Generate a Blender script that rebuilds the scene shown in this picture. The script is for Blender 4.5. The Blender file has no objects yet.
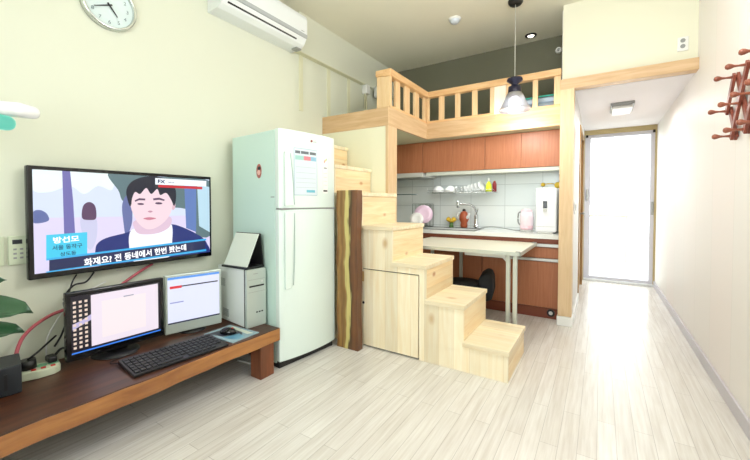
import bpy, bmesh, math, random
from mathutils import Vector, Matrix, noise
random.seed(7)
S = bpy.context.scene
COL = S.collection
R = math.radians

# ---------------------------------------------------------------- camera, world, lights, exposure
cd = bpy.data.cameras.new('camera'); cam = bpy.data.objects.new('camera', cd); COL.objects.link(cam)
cam.location = (0, 0, 1.15)
cam.rotation_euler = (R(90 - 1.407), 0, R(32.54))
cd.sensor_width = 36; cd.lens = 36 * 353.5 / 750; cd.shift_y = -0.0252
cd.clip_start = 0.02; cd.clip_end = 200
S.camera = cam

w = bpy.data.worlds.new('sky'); S.world = w; w.use_nodes = True
bg = w.node_tree.nodes['Background']; bg.inputs[0].default_value = (0.93, 1.0, 1.0, 1); bg.inputs[1].default_value = 4.5

def area(name, loc, rot, sx, sy, power, col):
    l = bpy.data.lights.new(name, 'AREA'); l.shape = 'RECTANGLE'; l.size = sx; l.size_y = sy; l.energy = power; l.color = col
    o = bpy.data.objects.new(name, l); COL.objects.link(o); o.location = loc; o.rotation_euler = rot
    return o
def point(name, loc, power, col, rad):
    l = bpy.data.lights.new(name, 'POINT'); l.energy = power; l.color = col; l.shadow_soft_size = rad
    o = bpy.data.objects.new(name, l); COL.objects.link(o); o.location = loc
    return o
# added light behind the camera, standing in for unseen daylight
area('added_back_light', (-0.45, -1.25, 1.6), (R(90), 0, 0), 1.7, 1.5, 20, (0.90, 0.96, 1.0))
# added light, out of view, standing in for the room's own light sources
point('added_room_light', (-0.05, 1.65, 2.38), 45, (0.93, 0.965, 1.0), 0.14)
# pendant, its light spreads over stairs, beam and floor
point('pendant_light', (-0.675, 3.40, 1.88), 11, (1.0, 0.97, 0.93), 0.06)
# tube under the wall cabinets, hall ceiling lamp
area('under_cabinet_tube', (-1.07, 4.12, 1.495), (0, 0, 0), 1.4, 0.05, 2.5, (0.96, 1.0, 0.98))
area('hall_lamp_light', (0.18, 4.7, 2.12), (0, 0, 0), 0.16, 0.3, 8, (1.0, 0.98, 0.97))

vs = S.view_settings
vs.view_transform = 'Standard'; vs.look = 'None'; vs.gamma = 1; vs.exposure = 0.19; vs.use_curve_mapping = False

# ---------------------------------------------------------------- helpers
def lin(c):
    return tuple(((v / 255) / 12.92 if v / 255 <= 0.04045 else ((v / 255 + 0.055) / 1.055) ** 2.4) for v in c)
class NT:
    def __init__(s, name):
        s.m = bpy.data.materials.new(name); s.m.use_nodes = True; s.t = s.m.node_tree; s.n = s.t.nodes; s.b = s.n['Principled BSDF']
    def node(s, typ, **k):
        n = s.n.new(typ)
        for a, v in k.items():
            if a.startswith('i_'):
                key = a[2:]; key = int(key) if key.isdigit() else key.replace('_', ' ')
                n.inputs[key].default_value = v
            else: setattr(n, a, v)
        return n
    def link(s, a, b): s.t.links.new(a, b)
    def set(s, **k):
        for a, v in k.items(): s.b.inputs[a.replace('_', ' ')].default_value = v
def plain(name, rgb, rough=0.5, metal=0.0, var=0.03, scale=6, bump=0.0, coat=0.0, **k):
    t = NT(name); c = lin(rgb)
    t.set(Roughness=rough, Metallic=metal)
    t.b.inputs['Coat Weight'].default_value = coat
    tc = t.node('ShaderNodeTexCoord'); no = t.node('ShaderNodeTexNoise', i_Scale=scale, i_Detail=3.0)
    t.link(tc.outputs['Object'], no.inputs['Vector'])
    mx = t.node('ShaderNodeMixRGB'); mx.inputs[1].default_value = (*[v * (1 - var) for v in c], 1); mx.inputs[2].default_value = (*[min(1, v * (1 + var)) for v in c], 1)
    t.link(no.outputs['Fac'], mx.inputs[0]); t.link(mx.outputs[0], t.b.inputs['Base Color'])
    if bump:
        bp = t.node('ShaderNodeBump', i_Strength=bump, i_Distance=0.003); n2 = t.node('ShaderNodeTexNoise', i_Scale=scale * 25, i_Detail=2.0)
        t.link(tc.outputs['Object'], n2.inputs['Vector']); t.link(n2.outputs['Fac'], bp.inputs['Height']); t.link(bp.outputs[0], t.b.inputs['Normal'])
    return t.m
def emit(name, rgb, st=1.0, base=None):
    t = NT(name); c = lin(rgb)
    t.set(Base_Color=(*[v * 0.1 for v in c], 1), Emission_Color=(*c, 1), Emission_Strength=st, Roughness=0.3)
    return t.m
def glassmat(name, rgb=(255, 255, 255), rough=0.02, alpha_mix=0.85):
    t = NT(name)
    tr = t.node('ShaderNodeBsdfTransparent'); tr.inputs[0].default_value = (*lin(rgb), 1)
    gl = t.node('ShaderNodeBsdfGlossy', i_Roughness=rough)
    mx = t.node('ShaderNodeMixShader'); mx.inputs[0].default_value = 1 - alpha_mix
    t.link(tr.outputs[0], mx.inputs[1]); t.link(gl.outputs[0], mx.inputs[2]); t.link(mx.outputs[0], t.n['Material Output'].inputs[0])
    return t.m
def wood(name, c1, c2, axis='X', grain=3.0, stretch=14.0, rough=0.45, knots=0.0, boards=0.0, board_axis='Z', kcol=(150, 90, 45), seed=0.0, coat=0.0):
    """grain runs along axis; boards = width of glued boards across board_axis"""
    t = NT(name); t.set(Roughness=rough); t.b.inputs['Coat Weight'].default_value = coat
    tc = t.node('ShaderNodeTexCoord')
    mp = t.node('ShaderNodeMapping'); sc = {'X': (1, stretch, stretch), 'Y': (stretch, 1, stretch), 'Z': (stretch, stretch, 1)}[axis]
    mp.inputs['Scale'].default_value = sc; mp.inputs['Location'].default_value = (seed, seed * 1.7, seed * .6)
    t.link(tc.outputs['Object'], mp.inputs['Vector'])
    n1 = t.node('ShaderNodeTexNoise', i_Scale=grain, i_Detail=5.0, i_Roughness=0.55, i_Distortion=0.6)
    t.link(mp.outputs[0], n1.inputs['Vector'])
    cr = t.node('ShaderNodeValToRGB'); cr.color_ramp.elements[0].position = 0.3; cr.color_ramp.elements[1].position = 0.72
    cr.color_ramp.elements[0].color = (*lin(c2), 1); cr.color_ramp.elements[1].color = (*lin(c1), 1)
    t.link(n1.outputs['Fac'], cr.inputs[0]); out = cr.outputs[0]
    if boards:
        sp = t.node('ShaderNodeSeparateXYZ'); t.link(tc.outputs['Object'], sp.inputs[0])
        dv = t.node('ShaderNodeMath', operation='DIVIDE', i_1=boards); t.link(sp.outputs[board_axis], dv.inputs[0])
        fl = t.node('ShaderNodeMath', operation='FLOOR'); t.link(dv.outputs[0], fl.inputs[0])
        wn = t.node('ShaderNodeTexWhiteNoise', noise_dimensions='1D'); t.link(fl.outputs[0], wn.inputs['W'])
        hs = t.node('ShaderNodeHueSaturation'); t.link(out, hs.inputs['Color'])
        mr = t.node('ShaderNodeMapRange', i_3=0.88, i_4=1.08); t.link(wn.outputs['Value'], mr.inputs[0]); t.link(mr.outputs[0], hs.inputs['Value'])
        fr = t.node('ShaderNodeMath', operation='FRACT'); t.link(dv.outputs[0], fr.inputs[0])
        lt = t.node('ShaderNodeMath', operation='LESS_THAN', i_1=0.02); t.link(fr.outputs[0], lt.inputs[0])
        mm = t.node('ShaderNodeMixRGB', blend_type='MULTIPLY'); mm.inputs[2].default_value = (0.86, 0.78, 0.66, 1)
        t.link(lt.outputs[0], mm.inputs[0]); t.link(hs.outputs[0], mm.inputs[1]); out = mm.outputs[0]
    if knots:
        mp2 = t.node('ShaderNodeMapping'); k = {'X': (0.6, 1, 0), 'Y': (0, 0.6, 1), 'Z': (1, 0, 0.6)}[axis]; mp2.inputs['Scale'].default_value = k
        mp2.inputs['Location'].default_value = (seed + .3, seed + .9, seed)
        t.link(tc.outputs['Object'], mp2.inputs['Vector'])
        vo = t.node('ShaderNodeTexVoronoi', i_Scale=knots); t.link(mp2.outputs[0], vo.inputs['Vector'])
        c3 = t.node('ShaderNodeValToRGB'); c3.color_ramp.elements[0].position = 0.05; c3.color_ramp.elements[1].position = 0.15
        c3.color_ramp.elements[0].color = (1, 1, 1, 1); c3.color_ramp.elements[1].color = (0, 0, 0, 1)
        t.link(vo.outputs['Distance'], c3.inputs[0])
        m3 = t.node('ShaderNodeMixRGB'); m3.inputs[2].default_value = (*lin(kcol), 1)
        ml = t.node('ShaderNodeMath', operation='MULTIPLY', i_1=0.75); t.link(c3.outputs[0], ml.inputs[0])
        t.link(ml.outputs[0], m3.inputs[0]); t.link(out, m3.inputs[1]); out = m3.outputs[0]
    t.link(out, t.b.inputs['Base Color'])
    return t.m

MATS = {}
ROOT = {}
class G:
    """collects shapes; build() links them as one mesh object"""
    def __init__(s): s.bm = bmesh.new()
    def _merge(s, b, M=None, smooth=False):
        if M is not None: bmesh.ops.transform(b, matrix=M, verts=b.verts)
        me = bpy.data.meshes.new('tmp')
        for f in b.faces: f.smooth = smooth
        b.to_mesh(me); b.free(); s.bm.from_mesh(me); bpy.data.meshes.remove(me); return s
    def box(s, x0, x1, y0, y1, z0, z1, bev=0.0, M=None, seg=2, smooth=False):
        b = bmesh.new(); bmesh.ops.create_cube(b, size=1)
        bmesh.ops.scale(b, vec=(abs(x1 - x0), abs(y1 - y0), abs(z1 - z0)), verts=b.verts)
        bmesh.ops.translate(b, vec=((x0 + x1) / 2, (y0 + y1) / 2, (z0 + z1) / 2), verts=b.verts)
        if bev: bmesh.ops.bevel(b, geom=b.edges[:], offset=bev, segments=seg, affect='EDGES', profile=0.5)
        return s._merge(b, M, smooth)
    def cyl(s, p0, p1, r0, r1=None, n=20, cap=True, smooth=True):
        r1 = r0 if r1 is None else r1
        p0, p1 = Vector(p0), Vector(p1); d = p1 - p0
        b = bmesh.new(); bmesh.ops.create_cone(b, cap_ends=cap, segments=n, radius1=r0, radius2=r1, depth=d.length)
        M = Matrix.Translation((p0 + p1) / 2) @ d.to_track_quat('Z', 'Y').to_matrix().to_4x4()
        for f in b.faces: f.smooth = smooth and len(f.verts) == 4
        bmesh.ops.transform(b, matrix=M, verts=b.verts)
        me = bpy.data.meshes.new('tmp'); b.to_mesh(me); b.free(); s.bm.from_mesh(me); bpy.data.meshes.remove(me); return s
    def ball(s, c, r, sc=(1, 1, 1), n=16, M=None):
        b = bmesh.new(); bmesh.ops.create_uvsphere(b, u_segments=n, v_segments=max(6, n // 2), radius=r)
        bmesh.ops.scale(b, vec=sc, verts=b.verts)
        if M is not None: bmesh.ops.transform(b, matrix=M, verts=b.verts)
        bmesh.ops.translate(b, vec=c, verts=b.verts); return s._merge(b, None, True)
    def lathe(s, prof, c=(0, 0, 0), n=28, M=None, smooth=True):
        b = bmesh.new(); rings = []
        for r, z in prof:
            rings.append([b.verts.new((max(r, 1e-5) * math.cos(2 * math.pi * i / n), max(r, 1e-5) * math.sin(2 * math.pi * i / n), z)) for i in range(n)])
        for a, c2 in zip(rings, rings[1:]):
            for i in range(n):
                b.faces.new((a[i], a[(i + 1) % n], c2[(i + 1) % n], c2[i]))
        bmesh.ops.remove_doubles(b, verts=b.verts, dist=1e-4)
        bmesh.ops.recalc_face_normals(b, faces=b.faces)
        if M is not None: bmesh.ops.transform(b, matrix=M, verts=b.verts)
        bmesh.ops.translate(b, vec=c, verts=b.verts); return s._merge(b, None, smooth)
    def tube(s, pts, r, n=8, sub=6):
        P = [Vector(p) for p in pts]
        if len(P) > 2 and sub > 1:
            Q = []
            for i in range(len(P) - 1):
                a = P[max(i - 1, 0)]; b_ = P[i]; c = P[i + 1]; d = P[min(i + 2, len(P) - 1)]
                for k in range(sub):
                    t = k / sub
                    Q.append(0.5 * ((2 * b_) + (c - a) * t + (2 * a - 5 * b_ + 4 * c - d) * t * t + (3 * b_ - a - 3 * c + d) * t ** 3))
            Q.append(P[-1]); P = Q
        b = bmesh.new(); rings = []; up = Vector((0, 0, 1))
        for i, p in enumerate(P):
            d = (P[min(i + 1, len(P) - 1)] - P[max(i - 1, 0)]).normalized()
            u = d.cross(up)
            if u.length < 1e-3: u = d.cross(Vector((1, 0, 0)))
            u.normalize(); v = d.cross(u).normalized()
            rr = r[i * (len(r) - 1) // (len(P) - 1)] if isinstance(r, (list, tuple)) else r
            rings.append([b.verts.new(p + rr * (math.cos(2 * math.pi * k / n) * u + math.sin(2 * math.pi * k / n) * v)) for k in range(n)])
        for a, c in zip(rings, rings[1:]):
            for k in range(n): b.faces.new((a[k], a[(k + 1) % n], c[(k + 1) % n], c[k]))
        b.faces.new(rings[0][::-1]); b.faces.new(rings[-1])
        bmesh.ops.recalc_face_normals(b, faces=b.faces)
        return s._merge(b, None, True)
    def prism(s, pts, axis, a0, a1, bev=0.0, M=None, smooth=False):
        """polygon pts (2D) extruded along axis from a0 to a1"""
        b = bmesh.new()
        def v3(p, a):
            return {'X': (a, p[0], p[1]), 'Y': (p[0], a, p[1]), 'Z': (p[0], p[1], a)}[axis]
        A = [b.verts.new(v3(p, a0)) for p in pts]; B = [b.verts.new(v3(p, a1)) for p in pts]
        b.faces.new(A); b.faces.new(B[::-1]); n = len(pts)
        for i in range(n): b.faces.new((A[i], B[i], B[(i + 1) % n], A[(i + 1) % n]))
        bmesh.ops.recalc_face_normals(b, faces=b.faces)
        if bev: bmesh.ops.bevel(b, geom=b.edges[:], offset=bev, segments=2, affect='EDGES', profile=0.5)
        return s._merge(b, M, smooth)
    def build(s, name, mat, parent=None, local=False, smooth=None):
        me = bpy.data.meshes.new(name); s.bm.to_mesh(me); s.bm.free()
        o = bpy.data.objects.new(name, me); COL.objects.link(o); me.materials.append(mat)
        if parent is not None:
            M = ROOT[parent.name]
            if not local: me.transform(M.inverted())
            o.parent = parent; ROOT[o.name] = M
        else: ROOT[o.name] = Matrix.Identity(4)
        return o
def tag(o, label=None, cat=None, group=None, kind=None):
    if label: o['label'] = label
    if cat: o['category'] = cat
    if group: o['group'] = group
    if kind: o['kind'] = kind
    return o
def thing(name, label, cat, loc, rz=0.0, group=None, rot=None):
    o = bpy.data.objects.new(name, None); COL.objects.link(o); o.empty_display_size = 0.1
    o.location = loc; o.rotation_euler = rot or (0, 0, rz); ROOT[o.name] = Matrix.Translation(loc) @ o.rotation_euler.to_matrix().to_4x4()
    return tag(o, label, cat, group)
def struct(g, name, mat, parent=None):
    o = g.build(name, mat, parent)
    if parent is None: o['kind'] = 'structure'
    return o
def single(g, name, mat, label, cat, group=None, origin=None):
    o = g.build(name, mat)
    if origin: o.data.transform(Matrix.Translation([-v for v in origin])); o.location = origin
    return tag(o, label, cat, group)
def dup(root, loc, label, rz=None):
    c = root.copy(); COL.objects.link(c); c.location = loc; c['label'] = label
    if rz is not None: c.rotation_euler = (0, 0, rz)
    for ch in root.children:
        d = ch.copy(); COL.objects.link(d); d.parent = c
        for gch in ch.children:
            e = gch.copy(); COL.objects.link(e); e.parent = d
    return c
def text(s, size, name, mat, parent, M, align='LEFT', bold=0.0, sx=1.0):
    """writing as a flat mesh; M places it, text in local xy"""
    cu = bpy.data.curves.new('t', 'FONT'); cu.body = s; cu.size = size; cu.align_x = align; cu.offset = bold; cu.extrude = 0.0002
    to = bpy.data.objects.new('t', cu); COL.objects.link(to)
    dg = bpy.context.evaluated_depsgraph_get(); me = bpy.data.meshes.new_from_object(to.evaluated_get(dg))
    bpy.data.objects.remove(to); bpy.data.curves.remove(cu)
    me.name = name; me.transform(Matrix.Diagonal((sx, 1, 1, 1))); me.transform(M); me.materials.clear(); me.materials.append(mat)
    o = bpy.data.objects.new(name, me); COL.objects.link(o)
    if parent is not None: me.transform(ROOT[parent.name].inverted()); o.parent = parent; ROOT[o.name] = ROOT[parent.name]
    return o
# text frames: on a plane facing +X the text runs along +Y
def on_x(x, y, z): return Matrix.Translation((x, y, z)) @ Matrix(((0, 0, 1, 0), (1, 0, 0, 0), (0, 1, 0, 0), (0, 0, 0, 1)))

# ---------------------------------------------------------------- materials
def floor_mat():
    t = NT('whitewashed_planks'); tc = t.node('ShaderNodeTexCoord')
    mp = t.node('ShaderNodeMapping'); mp.inputs['Rotation'].default_value = (0, 0, R(90)); t.link(tc.outputs['Object'], mp.inputs[0])
    br = t.node('ShaderNodeTexBrick', offset=0.37, offset_frequency=2, i_Scale=1.0)
    br.inputs['Brick Width'].default_value = 0.92; br.inputs['Row Height'].default_value = 0.078; br.inputs['Mortar Size'].default_value = 0.0016
    br.inputs['Mortar Smooth'].default_value = 0.2; br.inputs['Bias'].default_value = 0.0
    br.inputs['Color1'].default_value = (*lin((231, 228, 223)), 1); br.inputs['Color2'].default_value = (*lin((221, 217, 211)), 1); br.inputs['Mortar'].default_value = (*lin((192, 187, 181)), 1)
    t.link(mp.outputs[0], br.inputs['Vector'])
    m2 = t.node('ShaderNodeMapping'); m2.inputs['Scale'].default_value = (26, 1.3, 1); t.link(tc.outputs['Object'], m2.inputs[0])
    no = t.node('ShaderNodeTexNoise', i_Scale=2.2, i_Detail=6.0, i_Roughness=0.6); t.link(m2.outputs[0], no.inputs['Vector'])
    cr = t.node('ShaderNodeValToRGB'); cr.color_ramp.elements[0].position = 0.3; cr.color_ramp.elements[1].position = 0.65
    cr.color_ramp.elements[0].color = (*lin((232, 228, 224)), 1); cr.color_ramp.elements[1].color = (1, 1, 1, 1); t.link(no.outputs['Fac'], cr.inputs[0])
    mm = t.node('ShaderNodeMixRGB', blend_type='MULTIPLY'); mm.inputs[0].default_value = 1; t.link(br.outputs['Color'], mm.inputs[1]); t.link(cr.outputs[0], mm.inputs[2])
    t.link(mm.outputs[0], t.b.inputs['Base Color']); t.set(Roughness=0.27)
    bp = t.node('ShaderNodeBump', i_Strength=0.15, i_Distance=0.001, invert=True); t.link(br.outputs['Fac'], bp.inputs['Height']); t.link(bp.outputs[0], t.b.inputs['Normal'])
    return t.m
def tile_mat():
    t = NT('wall_tiles'); tc = t.node('ShaderNodeTexCoord')
    mp = t.node('ShaderNodeMapping'); mp.inputs['Rotation'].default_value = (R(-90), 0, 0); mp.inputs['Location'].default_value = (0.965, -0.09, 0); t.link(tc.outputs['Object'], mp.inputs[0])
    br = t.node('ShaderNodeTexBrick', offset=0.0, i_Scale=1.0)
    br.inputs['Brick Width'].default_value = 0.41; br.inputs['Row Height'].default_value = 0.255; br.inputs['Mortar Size'].default_value = 0.003
    br.inputs['Color1'].default_value = (*lin((226, 231, 230)), 1); br.inputs['Color2'].default_value = (*lin((217, 224, 224)), 1); br.inputs['Mortar'].default_value = (*lin((184, 191, 191)), 1)
    t.link(mp.outputs[0], br.inputs['Vector']); t.link(br.outputs['Color'], t.b.inputs['Base Color']); t.set(Roughness=0.14)
    return t.m
def slab_mat():
    t = NT('live_edge_slab'); tc = t.node('ShaderNodeTexCoord'); sp = t.node('ShaderNodeSeparateXYZ'); t.link(tc.outputs['Object'], sp.inputs[0])
    mp = t.node('ShaderNodeMapping'); mp.inputs['Scale'].default_value = (2, 2, 1); t.link(tc.outputs['Object'], mp.inputs[0])
    no = t.node('ShaderNodeTexNoise', i_Scale=3.5, i_Detail=2.0); t.link(mp.outputs[0], no.inputs['Vector'])
    mp3 = t.node('ShaderNodeMapping'); mp3.inputs['Scale'].default_value = (22, 22, 1); t.link(tc.outputs['Object'], mp3.inputs[0])
    n3 = t.node('ShaderNodeTexNoise', i_Scale=4.0, i_Detail=4.0); t.link(mp3.outputs[0], n3.inputs['Vector'])
    a = t.node('ShaderNodeMath', operation='MULTIPLY_ADD', i_1=0.10, i_2=-0.05); t.link(no.outputs['Fac'], a.inputs[0])
    a3 = t.node('ShaderNodeMath', operation='MULTIPLY_ADD', i_1=0.05, i_2=-0.025); t.link(n3.outputs['Fac'], a3.inputs[0])
    b = t.node('ShaderNodeMath', operation='ADD'); t.link(sp.outputs['X'], b.inputs[0]); t.link(a.outputs[0], b.inputs[1])
    b2 = t.node('ShaderNodeMath', operation='ADD'); t.link(b.outputs[0], b2.inputs[0]); t.link(a3.outputs[0], b2.inputs[1])
    mr = t.node('ShaderNodeMapRange', i_1=-0.1, i_2=0.1); t.link(b2.outputs[0], mr.inputs[0])
    cr = t.node('ShaderNodeValToRGB'); E = cr.color_ramp.elements
    E[0].position = 0.0; E[0].color = (*lin((122, 82, 40)), 1); E[1].position = 1.0; E[1].color = (*lin((104, 68, 44)), 1)
    for p, c in ((0.15, (160, 122, 68)), (0.28, (126, 92, 50)), (0.40, (150, 116, 64)), (0.47, (208, 194, 124)), (0.62, (204, 190, 118)), (0.68, (78, 58, 32)), (0.76, (104, 68, 42)), (0.88, (124, 80, 48))):
        e = E.new(p); e.color = (*lin(c), 1)
    t.link(mr.outputs[0], cr.inputs[0]); t.link(cr.outputs[0], t.b.inputs['Base Color']); t.set(Roughness=0.4)
    return t.m
M_floor = floor_mat(); M_tile = tile_mat(); M_slab = slab_mat()
M_wall_l = plain('cream_paint', (222, 224, 206), 0.7, var=0.015, scale=2, bump=0.06)
M_wall_r = plain('ivory_wallpaper', (234, 233, 228), 0.6, var=0.02, scale=2, bump=0.08)
def seamed_wall():
    t = NT('ivory_wallpaper_strips'); tc = t.node('ShaderNodeTexCoord'); sp = t.node('ShaderNodeSeparateXYZ'); t.link(tc.outputs['Object'], sp.inputs[0])
    dv = t.node('ShaderNodeMath', operation='DIVIDE', i_1=0.46); t.link(sp.outputs['Y'], dv.inputs[0])
    fr_ = t.node('ShaderNodeMath', operation='FRACT'); t.link(dv.outputs[0], fr_.inputs[0])
    lt = t.node('ShaderNodeMath', operation='LESS_THAN', i_1=0.012); t.link(fr_.outputs[0], lt.inputs[0])
    fl = t.node('ShaderNodeMath', operation='FLOOR'); t.link(dv.outputs[0], fl.inputs[0])
    wn = t.node('ShaderNodeTexWhiteNoise', noise_dimensions='1D'); t.link(fl.outputs[0], wn.inputs['W'])
    m1 = t.node('ShaderNodeMixRGB'); m1.inputs[1].default_value = (*lin((233, 233, 228)), 1); m1.inputs[2].default_value = (*lin((237, 230, 226)), 1); t.link(wn.outputs['Value'], m1.inputs[0])
    m2 = t.node('ShaderNodeMixRGB'); m2.inputs[2].default_value = (*lin((224, 221, 215)), 1); t.link(lt.outputs[0], m2.inputs[0]); t.link(m1.outputs[0], m2.inputs[1])
    t.link(m2.outputs[0], t.b.inputs['Base Color']); t.set(Roughness=0.5); return t.m
M_wall_s = seamed_wall()
M_wall_up = plain('ivory_paint_upper', (234, 232, 210), 0.7, var=0.015, scale=2)
M_wall_dark = plain('olive_grey_wall', (112, 111, 92), 0.8, var=0.03, scale=2)  # one even dark olive grey over the whole loft back wall
M_ceil = plain('ceiling_paper', (236, 232, 212), 0.8, var=0.015, scale=3, bump=0.05)
M_hallceil = plain('hall_ceiling_paper', (238, 234, 236), 0.8, var=0.01, scale=3)
M_white = plain('white_trim', (238, 238, 234), 0.4, var=0.01)
M_base = plain('grey_white_baseboard', (196, 192, 198), 0.4, var=0.02)
M_olive_strip = plain('pale_olive_strip', (221, 220, 190), 0.6, var=0.02)
M_veneer = wood('beech_veneer', (226, 198, 158), (212, 180, 138), 'Z', 3, 12, 0.45)
M_veneer_x = wood('beech_veneer_beam', (220, 188, 148), (198, 160, 116), 'X', 3, 12, 0.45)
M_veneer_y = wood('beech_veneer_beam_side', (222, 192, 152), (204, 170, 128), 'Y', 3, 12, 0.45)
M_mustard = plain('mustard_frame', (190, 172, 124), 0.5, var=0.03)
M_hdoor = wood('brown_door_frame', (176, 140, 84), (150, 112, 62), 'Z', 3, 12, 0.5)
M_rail = wood('pine_rail', (234, 196, 146), (218, 170, 116), 'X', 4, 12, 0.45)
M_rail_y = wood('pine_rail_side', (234, 196, 146), (218, 170, 116), 'Y', 4, 12, 0.45)
M_balu = wood('pine_baluster', (236, 206, 162), (222, 184, 134), 'Z', 4, 12, 0.45)
M_gate = wood('pale_pine_panel', (250, 242, 224), (244, 232, 208), 'Z', 3, 10, 0.45)
M_pine_z = wood('pine_side_boards', (252, 242, 216), (243, 224, 186), 'Z', 2.5, 12, 0.5, knots=4.5, boards=0.11, board_axis='X', seed=1.3, kcol=(200, 160, 104))
M_pine_t = wood('pine_tread_boards', (252, 240, 212), (242, 222, 182), 'X', 2.5, 12, 0.5, knots=4.5, boards=0.11, board_axis='Y', seed=2.2, kcol=(206, 164, 108))
M_pine_r = wood('pine_riser_boards', (249, 232, 196), (238, 208, 158), 'Y', 2.5, 12, 0.5, knots=6.5, boards=0.105, board_axis='Z', kcol=(176, 106, 50), seed=0.4)
M_orange = wood('brown_cabinet_laminate', (184, 120, 84), (168, 104, 70), 'Z', 3, 20, 0.42)
M_kick = plain('dark_brown_kickboard', (122, 62, 40), 0.5)
M_counter = plain('white_worktop', (233, 236, 234), 0.25, var=0.03, scale=40)
M_alu = plain('satin_aluminium', (214, 216, 216), 0.35, 0.6, var=0.01)
M_chrome = plain('chrome', (215, 218, 220), 0.12, 1.0, var=0.01)
M_steel = plain('brushed_steel', (160, 162, 160), 0.3, 0.9, var=0.03)
M_bench = wood('dark_stained_bench', (96, 54, 34), (50, 27, 18), 'Y', 2.0, 10, 0.42, coat=0.1)
M_benchf = wood('golden_bench_edge', (186, 128, 68), (136, 84, 42), 'Y', 2.0, 10, 0.35, coat=0.3)
M_leg = wood('bench_leg_wood', (138, 80, 48), (96, 52, 30), 'Z', 2.5, 10, 0.45)
M_black = plain('black_plastic', (22, 22, 24), 0.35, var=0.1)
M_blackg = plain('glossy_black_plastic', (16, 16, 18), 0.12, var=0.1)
M_blackf = plain('black_fabric', (26, 27, 30), 0.8, var=0.2, bump=0.3)
M_fridge = plain('white_fridge_enamel', (226, 240, 234), 0.22, var=0.008, coat=0.3)
M_fridgeside = plain('pale_mint_fridge_side', (208, 234, 225), 0.35, var=0.01)
M_grey = plain('mid_grey_plastic', (150, 152, 150), 0.45)
M_lgrey = plain('light_grey_plastic', (206, 208, 204), 0.4)
M_silver = plain('silver_plastic', (186, 196, 188), 0.3, 0.25)
M_towers = plain('white_case_metal', (228, 234, 228), 0.35)
M_paper = plain('white_paper', (240, 242, 238), 0.7)
M_ink = plain('grey_ink', (120, 126, 130), 0.7)
M_dink = plain('dark_ink', (40, 42, 46), 0.7)
M_teal = plain('teal_ink', (120, 176, 166), 0.7)
M_red = plain('red_plastic', (190, 52, 44), 0.4)
M_pink = plain('pink_plastic', (240, 204, 214), 0.35)
M_pinkcable = plain('pink_cable', (184, 84, 96), 0.5)
M_cream = plain('cream_plastic', (206, 214, 188), 0.4)
M_leaf = plain('dark_green_leaf', (44, 82, 52), 0.35, var=0.25, scale=12)
M_rack = wood('red_brown_rack_wood', (148, 78, 60), (112, 52, 38), 'Z', 4, 8, 0.4)
M_peg = wood('red_brown_peg_wood', (158, 92, 68), (122, 62, 44), 'X', 4, 8, 0.35)
M_lime = plain('lime_yellow_plastic', (206, 224, 30), 0.4)
M_dred = plain('dark_red_plastic', (138, 34, 38), 0.4)
M_yellow = plain('yellow_plastic', (222, 184, 50), 0.45)
M_green = plain('green_plastic', (90, 130, 70), 0.45)
M_blue = plain('navy_plastic', (40, 50, 110), 0.45)
M_ceramic = plain('white_ceramic', (236, 236, 234), 0.15)
M_lilac = plain('lilac_ceramic', (226, 196, 218), 0.2)
M_tealrim = plain('teal_piping', (50, 160, 140), 0.6)
M_bed = plain('blue_grey_bedding', (168, 182, 194), 0.85, var=0.05, bump=0.2)
M_brown = plain('brown_ceramic', (170, 84, 50), 0.3)
M_glass = glassmat('clear_glass')
M_gshade = glassmat('frosted_lamp_glass', (235, 240, 255), 0.3, 0.4)
M_lampglow = emit('lamp_bulb', (255, 252, 245), 40)
M_spot = emit('downlight_glow', (255, 248, 235), 4)
M_deskglow = emit('desk_lamp_tube', (110, 215, 190), 0.75)
M_hlamp = plain('hall_lamp_diffuser', (226, 224, 218), 0.3)

# ---------------------------------------------------------------- the setting
XL, XR, YB, YK, ZC, ZH = -2.5, 0.633, -1.4, 4.40, 2.98, 2.20
struct(G().box(XL - .1, XR + .1, YB - .1, 6.2, -0.1, 0), 'floor', M_floor)
struct(G().box(XL - .1, XR + .1, YB - .1, YK + .1, ZC, ZC + .1), 'ceiling', M_ceil)
struct(G().box(XL - .12, XL, YB - .1, YK + .1, 0, ZC), 'wall_left', M_wall_l)
struct(G().box(XR, XR + .12, YB - .1, 6.3, 0, ZC), 'wall_right', M_wall_s)
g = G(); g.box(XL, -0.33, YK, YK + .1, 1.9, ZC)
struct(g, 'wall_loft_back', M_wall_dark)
struct(G().box(XL, -0.33, YK, YK + .1, 0, 1.9), 'wall_kitchen_back', M_tile)
g = G(); g.box(XL - .1, -1.3, YB - .1, YB, 0, ZC); g.box(0.4, XR + .1, YB - .1, YB, 0, ZC); g.box(-1.3, 0.4, YB - .1, YB, 0, 0.8); g.box(-1.3, 0.4, YB - .1, YB, 2.4, ZC)
struct(g, 'wall_back', M_wall_l)
wf = G()
for a, b in ((-1.3, -1.24), (-0.48, -0.42), (0.34, 0.4)): wf.box(a, b, YB - .06, YB - .02, 0.8, 2.4)
wf.box(-1.3, 0.4, YB - .06, YB - .02, 0.8, 0.86); wf.box(-1.3, 0.4, YB - .06, YB - .02, 2.34, 2.4)
wo = struct(wf, 'added_window', M_white)  # added window, never in view, stands in for the room's light source
G().box(-1.24, 0.34, YB - .05, YB - .045, 0.86, 2.34).build('added_window_pane', M_glass, wo)
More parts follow.
